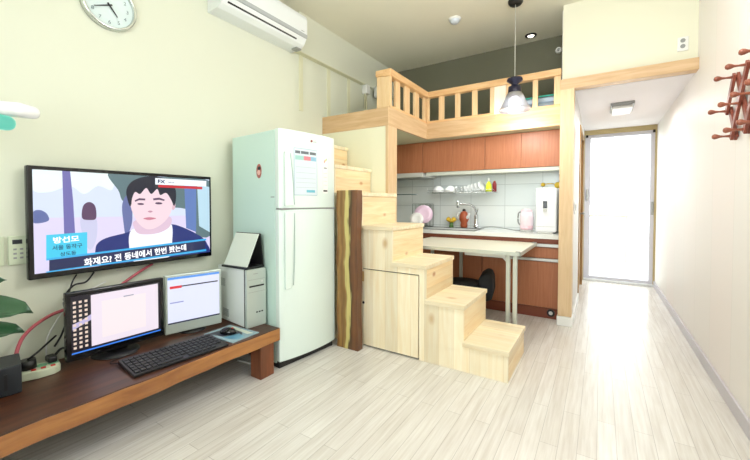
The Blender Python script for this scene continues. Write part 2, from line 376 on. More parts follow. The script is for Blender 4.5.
# wall over the hall opening, hall side walls, hall ceiling, end wall
struct(G().box(-0.315, XR, 3.752, 3.85, 2.285, ZC), 'wall_hall_front', M_wall_up)
g = G(); g.box(-0.33, -0.215, 3.85, 4.75, 0, ZC); g.box(-0.33, -0.215, 5.75, 6.3, 0, ZC); g.box(-0.33, -0.215, 4.75, 5.75, 2.05, ZC)
struct(g, 'wall_hall_left', M_wall_r)
struct(G().box(-0.215, XR, 3.85, 6.13, ZH, ZH + .1), 'ceiling_hall', M_hallceil)
g = G(); g.box(-0.4, XR + .1, 6.13, 6.25, ZH, ZC)
struct(g, 'wall_hall_end', M_wall_r)
# hall side door (wooden leaf in the left hall wall)
d2 = struct(G().box(-0.235, -0.205, 4.75, 4.80, 0, 2.05).box(-0.235, -0.205, 5.70, 5.75, 0, 2.05).box(-0.235, -0.205, 4.80, 5.70, 2.0, 2.05), 'door_2', M_hdoor)
G().box(-0.265, -0.235, 4.8, 5.7, 0.01, 2.0).build('door_leaf', M_hdoor, d2)
G().cyl((-0.235, 5.62, 1.0), (-0.205, 5.62, 1.0), 0.010).ball((-0.2, 5.62, 1.0), 0.02).build('door_handle', M_steel, d2)
# column + lintel in beech veneer
struct(G().box(-0.327, -0.215, 3.70, 3.85, 0.09, 2.19), 'trim_1', M_veneer)
struct(G().box(-0.327, XR, 3.70, 3.80, 2.19, 2.283, 0.002), 'trim_2', M_veneer_x)
struct(G().box(-0.335, -0.205, 3.69, 3.86, 0, 0.085, 0.006), 'baseboard_column', M_white)
struct(G().box(XR - .014, XR, YB, 6.1, 0, 0.082, 0.003), 'baseboard_right', M_base)
struct(G().box(-0.215, -0.203, 3.862, 4.745, 0, 0.09, 0.003), 'baseboard_hall', M_white)
# entrance door: mustard frame, white glazed leaf
g = G(); g.box(-0.24, -0.205, 6.08, 6.16, 0, 2.2); g.box(0.612, 0.633, 6.08, 6.16, 0.0, 2.2); g.box(-0.24, 0.633, 6.07, 6.16, 2.135, 2.2)
d1 = struct(g, 'door_1', M_mustard)
g = G(); g.box(-0.205, -0.13, 6.1, 6.15, 0.03, 2.135); g.box(0.565, 0.612, 6.1, 6.15, 0.03, 2.135); g.box(-0.13, 0.565, 6.1, 6.15, 2.085, 2.135); g.box(-0.13, 0.565, 6.1, 6.15, 0.03, 0.07)
lf = g.build('door_leaf', plain('lavender_white_frame', (214, 214, 224), 0.4), d1)
G().box(-0.13, 0.565, 6.122, 6.128, 0.07, 2.085).build('door_glass', M_glass, lf)
G().box(-0.18, -0.155, 6.06, 6.1, 1.18, 1.34, 0.004).build('door_handle', M_steel, lf)
G().box(0.58, 0.605, 6.07, 6.1, 0.98, 1.16, 0.004).build('door_lock', M_steel, lf)
G().box(-0.2, 0.633, 6.05, 6.2, 0.0, 0.03, 0.004).build('threshold', M_alu, d1)
G().cyl((-0.18, 6.085, 2.1), (-0.18, 6.085, 2.14), 0.014).build('hinge', M_black, d1)
G().cyl((0.60, 6.085, 2.1), (0.60, 6.085, 2.14), 0.014).build('hinge', M_black, d1)
# outside the door
struct(G().box(-6, 8, 6.2, 12, -0.16, -0.05), 'floor_outside', plain('pale_concrete', (214, 214, 208), 0.8))
rl = thing('outdoor_railing', 'faint pale tan handrail seen outside through the glazed entrance door', 'railing', (-0.6, 8.6, -0.05))
M_tan = plain('tan_paint', (186, 172, 140), 0.7)
G().box(-1.6, 0.47, 8.58, 8.63, 0.85, 0.90).build('top_rail', M_tan, rl)
for x in (-1.5, -0.62, -0.3, 0.42): G().box(x, x + .03, 8.59, 8.62, -0.05, 0.86).build('post', M_tan, rl)
# partition under the loft, its end board; wall soffit, thin pale olive vertical strips
struct(G().box(XL, -1.72, 2.885, 3.04, 0, 1.885), 'wall_partition', plain('cream_partition', (236, 234, 206), 0.6, var=0.01))
struct(G().box(-1.72, -1.69, 2.88, 3.05, 0, 1.885, 0.002), 'trim_3', M_veneer)
struct(G().box(XL, XL + .045, 2.50, YK, 2.60, ZC), 'trim_4', M_wall_l)
g = G()
for y in (2.56, 2.98, 3.34, 3.7): g.box(XL, XL + .008, y - .025, y + .025, 2.05, 2.6)
struct(g, 'trim_5', M_olive_strip)

# ---------------------------------------------------------------- loft
lp = thing('loft_platform', 'L-shaped sleeping loft platform faced with beech beams above the kitchen', 'loft', (XL, 2.88, 1.88))
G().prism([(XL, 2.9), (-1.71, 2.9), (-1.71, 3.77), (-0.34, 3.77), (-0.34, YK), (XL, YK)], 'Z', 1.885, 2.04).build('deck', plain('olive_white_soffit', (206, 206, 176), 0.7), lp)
G().box(XL, -1.69, 2.878, 2.9, 1.875, 2.05, 0.002).build('front_beam', M_veneer_x, lp)
G().box(-1.712, -1.688, 2.88, 3.77, 1.875, 2.05, 0.002).build('side_beam', M_veneer_y, lp)
G().box(-1.69, -0.328, 3.748, 3.77, 1.875, 2.05, 0.002).build('front_beam', M_veneer_x, lp)
lr = thing('loft_railing', 'orange-toned pine guard rail with flat balusters around the loft edge', 'railing', (-1.69, 3.75, 2.05))
G().box(-1.745, -1.66, 2.87, 3.80, 2.335, 2.40, 0.006).build('top_rail', M_rail_y, lr)
G().box(-1.745, -0.325, 3.72, 3.79, 2.335, 2.40, 0.006).build('top_rail', M_rail, lr)
G().box(-1.72, -1.69, 2.90, 3.77, 2.05, 2.075, 0.003).build('bottom_rail', M_rail_y, lr)
G().box(-1.69, -0.33, 3.745, 3.775, 2.05, 2.075, 0.003).build('bottom_rail', M_rail, lr)
G().box(-1.822, -1.675, 2.885, 2.925, 2.05, 2.345, 0.004).build('corner_post', M_balu, lr)
G().box(-1.828, -1.665, 2.872, 2.93, 2.345, 2.402, 0.006).build('post_cap', M_rail, lr)
for y0, y1 in ((3.03, 3.12), (3.23, 3.33), (3.45, 3.555), (3.68, 3.775)):
    G().box(-1.718, -1.692, y0, y1, 2.07, 2.34, 0.003).build('baluster', M_balu, lr)
for x0, x1 in ((-1.69, -1.66), (-1.545, -1.483), (-1.355, -1.30), (-1.168, -1.112), (-0.98, -0.935), (-0.82, -0.755), (-0.572, -0.525), (-0.385, -0.328)):
    G().box(x0, x1, 3.747, 3.773, 2.07, 2.34, 0.003).build('baluster', M_balu, lr)
gt = G().box(-0.935, -0.822, 3.742, 3.768, 2.055, 2.398, 0.003).build('gate_panel', M_gate, lr); gt['label'] = 'pale whitish panel between two posts'
# bedding on the loft floor
bd = thing('folded_mattress', 'pale blue-grey folded mattress with teal piping on loft behind right balusters', 'mattress', (-0.62, 4.0, 2.04))
g = G().box(-0.92, -0.36, 3.83, 4.25, 2.042, 2.13, 0.03, seg=4, smooth=True); g.build('lower_fold', M_bed, bd)
G().box(-0.80, -0.36, 3.85, 4.25, 2.13, 2.19, 0.025, seg=4, smooth=True).build('upper_fold', M_bed, bd)
G().tube([(-0.80, 3.85, 2.185), (-0.6, 3.845, 2.193), (-0.36, 3.85, 2.197)], 0.008, sub=3).tube([(-0.92, 3.835, 2.125), (-0.81, 3.83, 2.13), (-0.80, 3.85, 2.185)], 0.006, sub=3).build('piping', M_tealrim, bd)
pl = G().box(-0.28, 0.28, -0.17, 0.17, 0, 0.12, 0.05, seg=4, smooth=True)
pb = single(pl, 'pillow', plain('white_pillow_cotton', (206, 210, 216), 0.9, bump=0.2), 'pale grey-white pillow lying behind the side balusters of the loft', 'pillow')
pb.location = (-2.05, 3.5, 2.0415); pb.rotation_euler = (0, 0, R(80))
single(G().box(-1.62, -1.02, 3.95, 4.35, 2.042, 2.12, 0.03, seg=3, smooth=True), 'blanket', plain('dark_teal_blanket', (52, 92, 84), 0.9, bump=0.3), 'dark teal folded blanket behind the middle balusters of the loft', 'blanket')

# ---------------------------------------------------------------- ceiling fittings
sd = thing('smoke_detector', 'small round white smoke detector on the cream ceiling', 'smoke detector', (-1.25, 3.44, ZC))
G().lathe([(0.0, -0.045), (0.03, -0.045), (0.045, -0.03), (0.05, 0)], (-1.25, 3.44, ZC)).build('sensor_head', plain('detector_white', (214, 222, 232), 0.4), sd)
G().lathe([(0.0, -0.012), (0.06, -0.012), (0.062, 0)], (-1.25, 3.44, ZC)).build('base_plate', M_white, sd)
dl = thing('downlight', 'small lit recessed downlight in the ceiling near the loft back wall', 'downlight', (-0.668, 4.22, ZC))
G().lathe([(0.036, 0), (0.037, -0.012), (0.058, -0.008), (0.06, 0)], (-0.668, 4.22, ZC)).build('trim_ring', M_black, dl)
G().lathe([(0, -0.016), (0.03, -0.013), (0.036, -0.004)], (-0.668, 4.22, ZC)).build('lens', M_spot, dl)
sp2 = thing('wall_sensor', 'tiny round white sensor high on the dark loft back wall', 'sensor', (-0.41, YK, 2.80))
G().cyl((-0.41, YK, 2.82), (-0.41, YK - .03, 2.82), 0.035, 0.028).build('housing', M_white, sp2)
G().ball((-0.41, YK - .03, 2.82), 0.014).build('lens', M_grey, sp2)
rc = thing('added_room_lamp', 'added unseen lamp fitting hanging from the ceiling as stand-in room light', 'ceiling lamp', (-0.1, 1.65, ZC))  # added out of view to go with the stand-in room light
G().lathe([(0.0, -0.03), (0.06, -0.025), (0.065, 0)], (-0.1, 1.65, ZC)).build('canopy', M_white, rc)
G().cyl((-0.1, 1.65, 2.53), (-0.1, 1.65, ZC - .02), 0.004, n=8).build('cord', M_white, rc)
G().lathe([(0.0, 2.665), (0.03, 2.53), (0.035, 2.64)], (-0.1, 1.65, 0)).build('holder', M_white, rc)
# hall ceiling lamp
hl = thing('hall_ceiling_lamp', 'square white ceiling lamp with grey frame in the low hall ceiling', 'ceiling lamp', (0.18, 4.7, ZH))
G().box(0.075, 0.285, 4.52, 4.9, ZH - .03, ZH, 0.004).build('frame', M_grey, hl)
G().box(0.09, 0.27, 4.54, 4.88, ZH - .062, ZH - .03, 0.010, seg=3).build('diffuser', M_hlamp, hl)
# pendant
PX, PY = -0.675, 3.43
pn = thing('pendant_lamp', 'lit pendant lamp with flared glass shade hanging from a thin cord before the loft', 'pendant lamp', (PX, PY, ZC))
G().lathe([(0.0, -0.035), (0.05, -0.035), (0.062, -0.02), (0.065, 0)], (PX, PY, ZC)).build('canopy', M_black, pn)
G().cyl((PX, PY, 2.27), (PX, PY, ZC - .03), 0.0035, n=8).build('cord', plain('grey_cord', (205, 202, 190), 0.5), pn)
G().lathe([(0.0, 2.33), (0.065, 2.335), (0.07, 2.315), (0.03, 2.285), (0.03, 2.27), (0.055, 2.26), (0.06, 2.19), (0.05, 2.165), (0.0, 2.165)], (PX, PY, -0.055)).build('socket', plain('dark_navy_metal', (38, 38, 62), 0.3, 0.3), pn)
shade = G().lathe([(0.052, 2.185), (0.075, 2.15), (0.095, 2.10), (0.12, 2.05), (0.140, 2.02), (0.137, 2.016), (0.117, 2.045), (0.091, 2.10), (0.07, 2.148), (0.048, 2.18)], (PX, PY, -0.025), n=36).build('glass_shade', M_gshade, pn)
G().lathe([(0, 2.17), (0.02, 2.165), (0.03, 2.14), (0.045, 2.09), (0.04, 2.055), (0.0, 2.03)], (PX, PY, -0.045)).build('bulb', M_lampglow, pn)

# ---------------------------------------------------------------- left wall fittings
ck = thing('wall_clock', 'round silver-rimmed wall clock with pale face at the top left', 'clock', (XL, 0.945, 2.325))
CY_, CZ_ = 0.950, 2.325
Mx = Matrix.Translation((XL, CY_, CZ_)) @ Matrix.Rotation(R(90), 4, 'Y')
G().lathe([(0.125, 0.006), (0.125, 0.02), (0.127, 0.03), (0.134, 0.036), (0.142, 0.03), (0.145, 0.015), (0.145, 0.0), (0.0, 0.0)], M=Mx, n=48).build('rim', plain('clock_chrome', (206, 210, 206), 0.2, 0.8), ck)
G().lathe([(0, 0.012), (0.126, 0.012)], M=Mx, n=48).build('face', plain('clock_face', (216, 230, 230), 0.5), ck)
def hand(ang, L, wd, x):
    a = R(ang); d = Vector((0, math.sin(a), math.cos(a))); n = Vector((0, math.cos(a), -math.sin(a)))
    c = Vector((XL + x, CY_, CZ_)); p = [c - d * .015 + n * wd / 2, c + d * L + n * wd / 4, c + d * L - n * wd / 4, c - d * .015 - n * wd / 2]
    return G().prism([(q.y, q.z) for q in p], 'X', XL + x, XL + x + .001)
hand(143, 0.068, 0.011, 0.016).build('hour_hand', M_dink, ck)
hand(245, 0.086, 0.009, 0.018).build('minute_hand', M_dink, ck)
for h in range(1, 13):
    a = R(30 * h); text(str(h), 0.030, 'numeral', plain('numeral_ink', (110, 130, 135), 0.6) if h == 1 else bpy.data.materials['numeral_ink'], ck, on_x(XL + .0135, CY_ + 0.096 * math.sin(a), CZ_ + 0.096 * math.cos(a) - .011), 'CENTER')
# air conditioner
ac = thing('air_conditioner', 'long white wall-mounted air conditioner high on the left wall', 'air conditioner', (XL, 2.02, 2.57))
pr_ = [(XL, 2.855), (-2.34, 2.862), (-2.305, 2.85), (-2.295, 2.82), (-2.295, 2.685), (-2.30, 2.66), (-2.335, 2.60), (-2.375, 2.575), (XL, 2.57)]
b_ = G(); b_.prism(pr_, 'Y', 1.585, 2.44, 0.004); b_.build('casing', plain('ac_white', (236, 240, 240), 0.35, var=0.005), ac)
G().prism([(-2.2935, 2.655), (-2.2915, 2.672), (-2.2915, 2.684), (-2.2985, 2.684), (-2.302, 2.652)], 'Y', 1.59, 2.436).build('front_seam', plain('ac_grey_seam', (176, 180, 182), 0.4), ac)
G().prism([(-2.3185, 2.6245), (-2.3245, 2.6135), (-2.328, 2.6145), (-2.323, 2.6265)], 'Y', 1.635, 2.33).build('air_slot', M_black, ac)
G().box(-2.294, -2.2925, 2.36, 2.40, 2.70, 2.704).build('badge', M_grey, ac)
G().box(-2.43, -2.36, 2.37, 2.43, 2.56, 2.575, 0.003).build('drain_cap', M_grey, ac)
dc = single(G().box(XL, XL + .06, 2.47, 3.60, 2.59, 2.60, 0.002), 'pipe_cover', M_olive_strip, 'thin ivory pipe cover running along the left wall from the air conditioner', 'pipe cover')
jb = thing('junction_box', 'small white box on the left wall at the end of the pipe', 'junction box', (XL, 3.66, 2.47))
G().box(XL + .0, XL + .07, 3.62, 3.70, 2.49, 2.60, 0.008).build('housing', M_white, jb)
G().tube([(XL + .03, 3.64, 2.5), (XL + .02, 3.65, 2.3), (XL + .02, 3.65, 2.06)], 0.008).tube([(XL + .03, 3.68, 2.5), (XL + .02, 3.69, 2.3), (XL + .02, 3.69, 2.06)], 0.006).build('cable', plain('ivory_cable', (216, 212, 180), 0.5), jb)
mb = thing('meter_box', 'grey box with dark side on the left wall beside the railing post', 'junction box', (XL, 3.88, 2.45))
G().box(XL + .045, XL + .12, 3.82, 3.9, 2.48, 2.62, 0.006).build('housing', M_lgrey, mb)
G().box(XL + .05, XL + .122, 3.9, 3.93, 2.49, 2.61, 0.004).build('cover', M_black, mb)
# wall plates
tp = thing('wall_controller', 'white wall control panel with a dark display left of the television', 'control panel', (XL, 0.533, 0.83))
G().box(XL, XL + .016, 0.498, 0.568, 0.835, 0.98, 0.003).build('housing', M_cream, tp)
G().box(XL + .016, XL + .018, 0.512, 0.548, 0.94, 0.962).build('display', M_dink, tp)
g = G()
for r_ in range(3):
    for c_ in range(2): g.box(XL + .016, XL + .019, 0.515 + c_ * .024, 0.527 + c_ * .024, 0.865 + r_ * .022, 0.874 + r_ * .022)
g.build('buttons', M_grey, tp)
wp = thing('blank_wall_plate', 'pale wall plate at the left edge beside the control panel', 'wall plate', (XL, 0.45, 0.83))
G().box(XL, XL + .014, 0.41, 0.484, 0.835, 0.98, 0.003).build('cover', M_cream, wp)
G().box(XL + .014, XL + .018, 0.43, 0.464, 0.88, 0.94, 0.002).build('rocker', M_lgrey, wp)
# socket over the hall lintel
sw = thing('light_switch', 'small white light switch on the hall wall just behind the column', 'switch', (-0.215, 3.93, 1.1))
G().box(-0.215, -0.203, 3.89, 3.97, 1.04, 1.16, 0.003).build('plate', M_white, sw)
G().box(-0.203, -0.199, 3.91, 3.95, 1.07, 1.13, 0.002).build('rocker', M_lgrey, sw)
sk = thing('wall_thermostat', 'small white two-dial plate on the wall above the hall lintel', 'thermostat', (0.54, 3.752, 2.42))
G().box(0.505, 0.573, 3.738, 3.752, 2.365, 2.475, 0.003).build('plate', M_white, sk)
for z in (2.445, 2.40): G().cyl((0.538, 3.738, z), (0.538, 3.733, z), 0.016).build('dial', M_grey, sk)

# ---------------------------------------------------------------- television
TX = -2.425
tv = thing('television', 'large black flat television on the left wall showing a young man', 'television', (TX, 1.05, 0.76))
G().box(TX - .035, TX, 0.555, 1.552, 0.755, 1.338, 0.006).build('bezel', M_blackg, tv)
G().box(XL, TX - .035, 0.85, 1.25, 0.9, 1.2).build('wall_mount', M_black, tv)
F = 353.5; P0 = R(1.407); YW = R(32.54); CYp = 211.1
def onscreen(px, py, X=TX):
    """where a point of the broadcast picture lies on the screen plane (y, z)"""
    f0 = Vector((-math.sin(YW), math.cos(YW), 0)); r = Vector((math.cos(YW), math.sin(YW), 0)); fw = f0 * math.cos(P0) + Vector((0, 0, -1)) * math.sin(P0); up = r.cross(fw)
    d = fw + r * ((px - 375) / F) - up * ((py - CYp) / F); t = X / d.x
    return (t * d.y, 1.15 + t * d.z)
E_ = lambda n, c, s=1.0: emit('screen_' + n, c, s * 0.97)
sy0, sy1, sz0, sz1 = 0.578, 1.536, 0.785, 1.318
scr = G().box(TX, TX + .001, sy0, sy1, sz0, sz1).build('screen', E_('street', (206, 216, 240), 1.0), tv)
def rounded(pts, sub=5):
    o = []; n = len(pts)
    for i in range(n):
        a, b, c, d = (Vector(pts[(i + j) % n]) for j in (-1, 0, 1, 2))
        for k in range(sub):
            t = k / sub; o.append(tuple(0.5 * ((2 * b) + (c - a) * t + (2 * a - 5 * b + 4 * c - d) * t * t + (3 * b - a - 3 * c + d) * t ** 3)))
    return o
def shape(name, pts, mat, k):
    if name.split('_')[-1] in ('face', 'hair', 'sweater', 'shirt', 'neck', 'car', 'walker', 'passer', 'foliage', 'trees', 'nose', 'mouth'): pts = rounded(pts)
    q = [onscreen(*p) for p in pts]; q = [(min(max(a, sy0), sy1), min(max(b, sz0), sz1)) for a, b in q]
    return G().prism(q, 'X', TX + .001 + k * .0004, TX + .0013 + k * .0004).build(name, mat, scr)
shape('picture_road', [(33, 218), (215, 215), (215, 262), (33, 276)], E_('road', (214, 206, 236)), 0)
shape('picture_trees', [(33, 169), (62, 170), (75, 171), (110, 173), (112, 190), (98, 186), (84, 194), (70, 186), (50, 192), (33, 190)], E_('haze', (226, 238, 240)), 0.3)
shape('picture_foliage', [(108, 173), (135, 175), (160, 177), (212, 181), (212, 232), (196, 234), (190, 210), (130, 205), (118, 190)], E_('foliage', (92, 116, 122)), 0.5)
shape('picture_trunk', [(62, 170), (70, 171), (73, 200), (75, 233), (64, 234), (63, 200)], E_('trunk', (110, 106, 168)), 1)
shape('picture_pillar', [(184, 181), (196, 181), (196, 232), (186, 228)], E_('pillar', (96, 122, 180)), 1.2)
shape('picture_window', [(197, 185), (212, 187), (212, 232), (199, 226)], E_('window', (180, 210, 226)), 1.2)
shape('picture_car', [(33, 212), (40, 210), (47, 214), (48, 221), (33, 223)], E_('car', (96, 108, 160)), 1)
shape('picture_walker', [(80, 222), (84, 214), (92, 214), (97, 222), (96, 240), (90, 250), (84, 240)], E_('walker', (196, 196, 224)), 1)
shape('picture_walker_hair', [(82, 218), (83, 206), (89, 202), (95, 206), (96, 218), (90, 220)], E_('whair', (92, 66, 96)), 1.4)
shape('picture_passer', [(122, 205), (126, 196), (131, 200), (132, 222), (126, 236), (123, 220)], E_('passer', (100, 110, 160)), 1)
def ell(cx, cy, rx, ry, a0=0, a1=360, n=26, tilt=0):
    o = []
    for i in range(n + 1 if a1 - a0 < 360 else n):
        a = R(a0 + (a1 - a0) * i / n); x = rx * math.cos(a); y = ry * math.sin(a); t_ = R(tilt)
        o.append((cx + x * math.cos(t_) - y * math.sin(t_), cy + x * math.sin(t_) + y * math.cos(t_)))
    return o
shape('picture_sweater', [(95, 252), (97, 244), (106, 238), (128, 232), (140, 226), (168, 224), (182, 227), (200, 236), (207, 244), (209, 258), (150, 262), (94, 266)], E_('sweater', (38, 50, 116)), 2)
shape('picture_shirt', [(129, 246), (130, 232), (138, 228), (160, 229), (171, 224), (172, 240), (168, 258), (134, 262)], E_('shirt', (236, 240, 250)), 2.4)
shape('picture_neck', [(136, 220), (168, 216), (170, 226), (158, 233), (140, 234), (134, 228)], E_('neck', (214, 186, 206)), 2.8)
shape('picture_face', [(130, 196), (133, 188), (145, 183), (160, 184), (170, 190), (173, 198), (172, 207), (170, 214), (164, 222), (155, 228), (146, 229), (138, 223), (133, 214), (130, 204)], E_('face', (232, 206, 216)), 3.2)
shape('picture_ear', ell(173, 205, 2.2, 5), E_('ear', (214, 176, 190)), 3.0)
shape('picture_hair', [(129, 205), (126, 192), (130, 183), (139, 178), (152, 176), (166, 179), (174, 186), (176, 196), (174, 206), (171, 200), (166, 193), (160, 195), (157, 189), (151, 194), (146, 188), (140, 194), (135, 192), (132, 198), (131, 205)], E_('hair', (30, 32, 48)), 3.8)
em = E_('features', (88, 62, 90))
shape('picture_eye', ell(140.5, 204, 3.4, 1.0, tilt=2), em, 4); shape('picture_eye', ell(158.5, 203.3, 3.6, 1.1, tilt=2), em, 4)
shape('picture_brow', [(134.5, 200.3), (139, 198.2), (145, 198.6), (145, 200.4), (139, 200.2), (135, 201.8)], em, 4); shape('picture_brow', [(153, 198.4), (159, 197.6), (164.5, 199.6), (164, 201), (159, 199.8), (153, 200.3)], em, 4)
shape('picture_nose', [(147.5, 211.5), (150, 210.5), (152.5, 211.5), (150, 212.6)], E_('nose', (190, 140, 160)), 4)
shape('picture_mouth', [(143, 218.5), (149, 217.2), (156, 218.3), (149, 220)], E_('mouth', (196, 120, 140)), 4)
shape('caption_band', [(49, 259.5), (205, 240.5), (205, 249.5), (49, 272)], E_('band', (40, 46, 84)), 5)
shape('caption_border', [(46, 258.5), (206, 238.5), (206, 240.3), (46, 260.5)], E_('border', (60, 170, 226)), 5.2)
shape('caption_border', [(46, 271.5), (206, 249), (206, 251), (46, 274)], bpy.data.materials['screen_border'], 5.2)
shape('name_box', [(46, 235), (87, 232), (87, 253.5), (46, 258.5)], bpy.data.materials['screen_border'] if 0 else E_('namebox', (70, 196, 228)), 5)
shape('channel_logo_box', [(155, 178), (206, 181), (206, 186.5), (155, 184.5)], E_('logobox', (240, 246, 252)), 5)
shape('channel_red_strip', [(158, 184.8), (202, 186.8), (202, 189.3), (158, 187.3)], E_('redstrip', (196, 40, 52)), 5)
def scr_text(s, px0, py0, px1, py1, h, mat, k, sx=1.0, bold=0.0):
    """writing whose baseline runs from screen point 0 to point 1"""
    a = onscreen(px0, py0); b = onscreen(px1, py1); ang = math.atan2(b[1] - a[1], b[0] - a[0]); L = math.hypot(b[0] - a[0], b[1] - a[1])
    o = text(s, h, 'writing', mat, scr, Matrix.Identity(4), bold=bold)
    me = o.data; me.transform(ROOT[scr.name]); xs = [v.co.x for v in me.vertices]
    wd = max(xs) - min(xs) if xs else 1
    me.transform(Matrix.Translation((-min(xs), 0, 0)) if xs else Matrix.Identity(4)); me.transform(Matrix.Diagonal((L / wd, 1, 1, 1)))
    me.transform(Matrix.Rotation(ang, 4, 'Z')); me.transform(on_x(TX + .0015 + k * .0004, a[0], a[1])); me.transform(ROOT[scr.name].inverted())
wht = E_('white_text', (250, 252, 255), 1.1); blk = E_('dark_text', (20, 40, 90), 1.0)
scr_text('화재요? 전 동네에서 한번 봤는데', 84, 265.8, 186, 249.6, 0.047, wht, 6, bold=0.0012)
scr_text('방선모', 53, 243, 79, 240.6, 0.036, wht, 6, bold=0.001)
scr_text('서울 동작구', 52, 250, 82, 247, 0.027, blk, 6, bold=0.0004)
scr_text('상도동', 60, 256, 76, 254, 0.024, blk, 6, bold=0.0004)
scr_text('FX', 157.5, 182.8, 165, 183.4, 0.030, blk, 6, bold=0.0012)
scr_text('NEWS', 168, 183, 174, 183.4, 0.013, blk, 6)
scr_text('SAMSUNG', 116, 271, 124, 270, 0.009, plain('logo_grey', (170, 172, 176), 0.4), 0)
# cables under the television
single(G().tube([(-2.46, 0.84, 0.748), (-2.455, 0.80, 0.70), (-2.45, 0.74, 0.69), (-2.455, 0.70, 0.62), (-2.45, 0.71, 0.52), (-2.43, 0.68, 0.44), (-2.39, 0.64, 0.40)], 0.005).tube([(-2.46, 0.76, 0.748), (-2.455, 0.735, 0.70), (-2.45, 0.70, 0.56)], 0.004), 'television_cable', M_black, 'tangled black cable hanging below the television towards the power strip', 'cable')
single(G().tube([(-2.47, 0.90, 0.68), (-2.462, 0.76, 0.62), (-2.45, 0.695, 0.56), (-2.445, 0.645, 0.48), (-2.44, 0.622, 0.42), (-2.44, 0.62, 0.31)], 0.004), 'white_cable', M_ceramic, 'thin white cable looping behind the left monitor', 'cable')
single(G().tube([(-2.47, 1.16, 0.748), (-2.46, 1.06, 0.70), (-2.45, 0.93, 0.63), (-2.45, 0.76, 0.58), (-2.44, 0.63, 0.55), (-2.42, 0.53, 0.48), (-2.38, 0.485, 0.37), (-2.385, 0.48, 0.33)], 0.0085), 'network_hose', M_pinkcable, 'thick pink hose curving along the wall down to the black box', 'cable')

# ---------------------------------------------------------------- bench and what stands on it
BT = 0.30
bn = thing('low_bench', 'long low dark-stained solid wood bench under the television', 'bench', (-2.15, 0.5, 0))
def wavy_board():
    g = G(); pts = []
    for i in range(31):
        y = -0.9 + 2.56 * i / 30; pts.append((-1.83 + 0.006 * math.sin(i * .7) + 0.004 * math.sin(i * 1.9), y))
    g.prism(pts + [(-2.47, 1.66), (-2.47, -0.9)], 'Z', BT - .085, BT, 0.006); return g
wavy_board().build('top', M_bench, bn)
edge = G(); pts = []
for i in range(31):
    y = -0.9 + 2.555 * i / 30; pts.append((-1.826 + 0.006 * math.sin(i * .7) + 0.004 * math.sin(i * 1.9), y))
edge.prism(pts + [(x - .012, y) for x, y in pts[::-1]], 'Z', BT - .083, BT - .004, 0.002)
eo = edge.build('front_edge', M_benchf, bn); eo['label'] = 'golden brown front edge of the board'
for y in (1.505, -0.7):
    G().box(-1.935, -1.835, y, y + .11, 0, BT - .083, 0.004).build('leg', M_leg, bn); G().box(-2.42, -2.32, y, y + .11, 0, BT - .083, 0.004).build('leg', M_leg, bn)
# monitors
def monitor(name, label, p0, p1, z0, z1, frame, content, bez, botbez, foot=0.115):
    p0 = Vector((*p0, 0)); p1 = Vector((*p1, 0)); d = p1 - p0; L = d.length; ang = math.atan2(d.y, d.x) - R(90)
    c = (p0 + p1) / 2; t = thing(name, label, 'monitor', (c.x, c.y, BT), ang)
    h0, h1 = z0 - BT, z1 - BT
    G().box(-0.035, 0.0, -L / 2, L / 2, h0, h1, 0.006).build('casing', frame, t, local=True)
    s = G().box(0.0, 0.001, -L / 2 + bez, L / 2 - bez, h0 + botbez, h1 - bez).build('screen', content[0], t, local=True)
    G().box(-0.09, -0.03, -0.05, 0.05, 0.015, h0 + 0.15, 0.008).build('stand_neck', frame, t, local=True)
    G().lathe([(0, 0.016), (foot - .015, 0.014), (foot, 0.004), (foot, 0.0), (0, 0)], (-0.06, 0, 0)).build('stand_base', M_black, t, local=True)
    return t, s, L, h0, h1
mt1, s1, L1, a1, b1 = monitor('computer_monitor', 'black computer monitor with dark icon column and white window on the bench', (-2.269, 0.652), (-2.251, 1.12), 0.335, 0.69, M_blackg, [E_('desktop_black', (26, 22, 34))], 0.022, 0.035)
x0, x1_, zb, zt = -L1 / 2 + .022, L1 / 2 - .022, a1 + .035, b1 - .022
G().box(0.001, 0.0016, x0 + 0.083, x1_ - 0.012, zb + .018, zt - .008).build('document_window', E_('document', (228, 216, 228)), s1, local=True)
G().box(0.0017, 0.002, x0 + 0.13, x1_ - 0.08, zb + .05, zt - .05).build('document_page', E_('page', (234, 222, 226)), s1, local=True)
G().box(0.0021, 0.0024, -0.0 + .02, 0.05 + .02, zt - .05, zt - .044).build('document_heading', E_('heading', (150, 150, 170)), s1, local=True)
G().box(0.001, 0.0018, x0, x1_, zb, zb + .007).build('task_bar', E_('taskbar', (60, 130, 235)), s1, local=True)
g = G()
for i in range(11):
    for j in range(3): g.box(0.001, 0.002, x0 + .008 + j * .024, x0 + .020 + j * .024, zb + .024 + i * .0235, zb + .036 + i * .0235)
g.build('desktop_icons', E_('icons', (226, 206, 190)), s1, local=True)
G().prism([(x0 + .005, zb + .125), (x0 + .083, zb + .16), (x0 + .083, zb + .19), (x0 + .04, zb + .165), (x0 + .005, zb + .155)], 'X', 0.0008, 0.0012).build('wallpaper_cloud', E_('cloud', (186, 176, 214)), s1, local=True)
mt2, s2, L2, a2, b2 = monitor('computer_monitor', 'silver-framed computer monitor showing a white page, left of the tower case', (-2.281, 1.14), (-2.197, 1.475), 0.318, 0.692, M_silver, [E_('browser', (216, 220, 242))], 0.016, 0.062, 0.085)
x0, x1_, zb, zt = -L2 / 2 + .016, L2 / 2 - .016, a2 + .062, b2 - .016
G().box(0.001, 0.002, x0, x1_, zt - .014, zt).build('title_bar', E_('title', (90, 150, 230)), s2, local=True)
G().box(0.001, 0.002, x0 + .012, x1_ - .01, zt - .066, zt - .058).build('menu_line', E_('menu', (50, 46, 60)), s2, local=True)
G().box(0.001, 0.0022, x0 + .012, x0 + .08, zt - .072, zt - .056).build('red_tab', E_('redtab', (214, 52, 60)), s2, local=True)
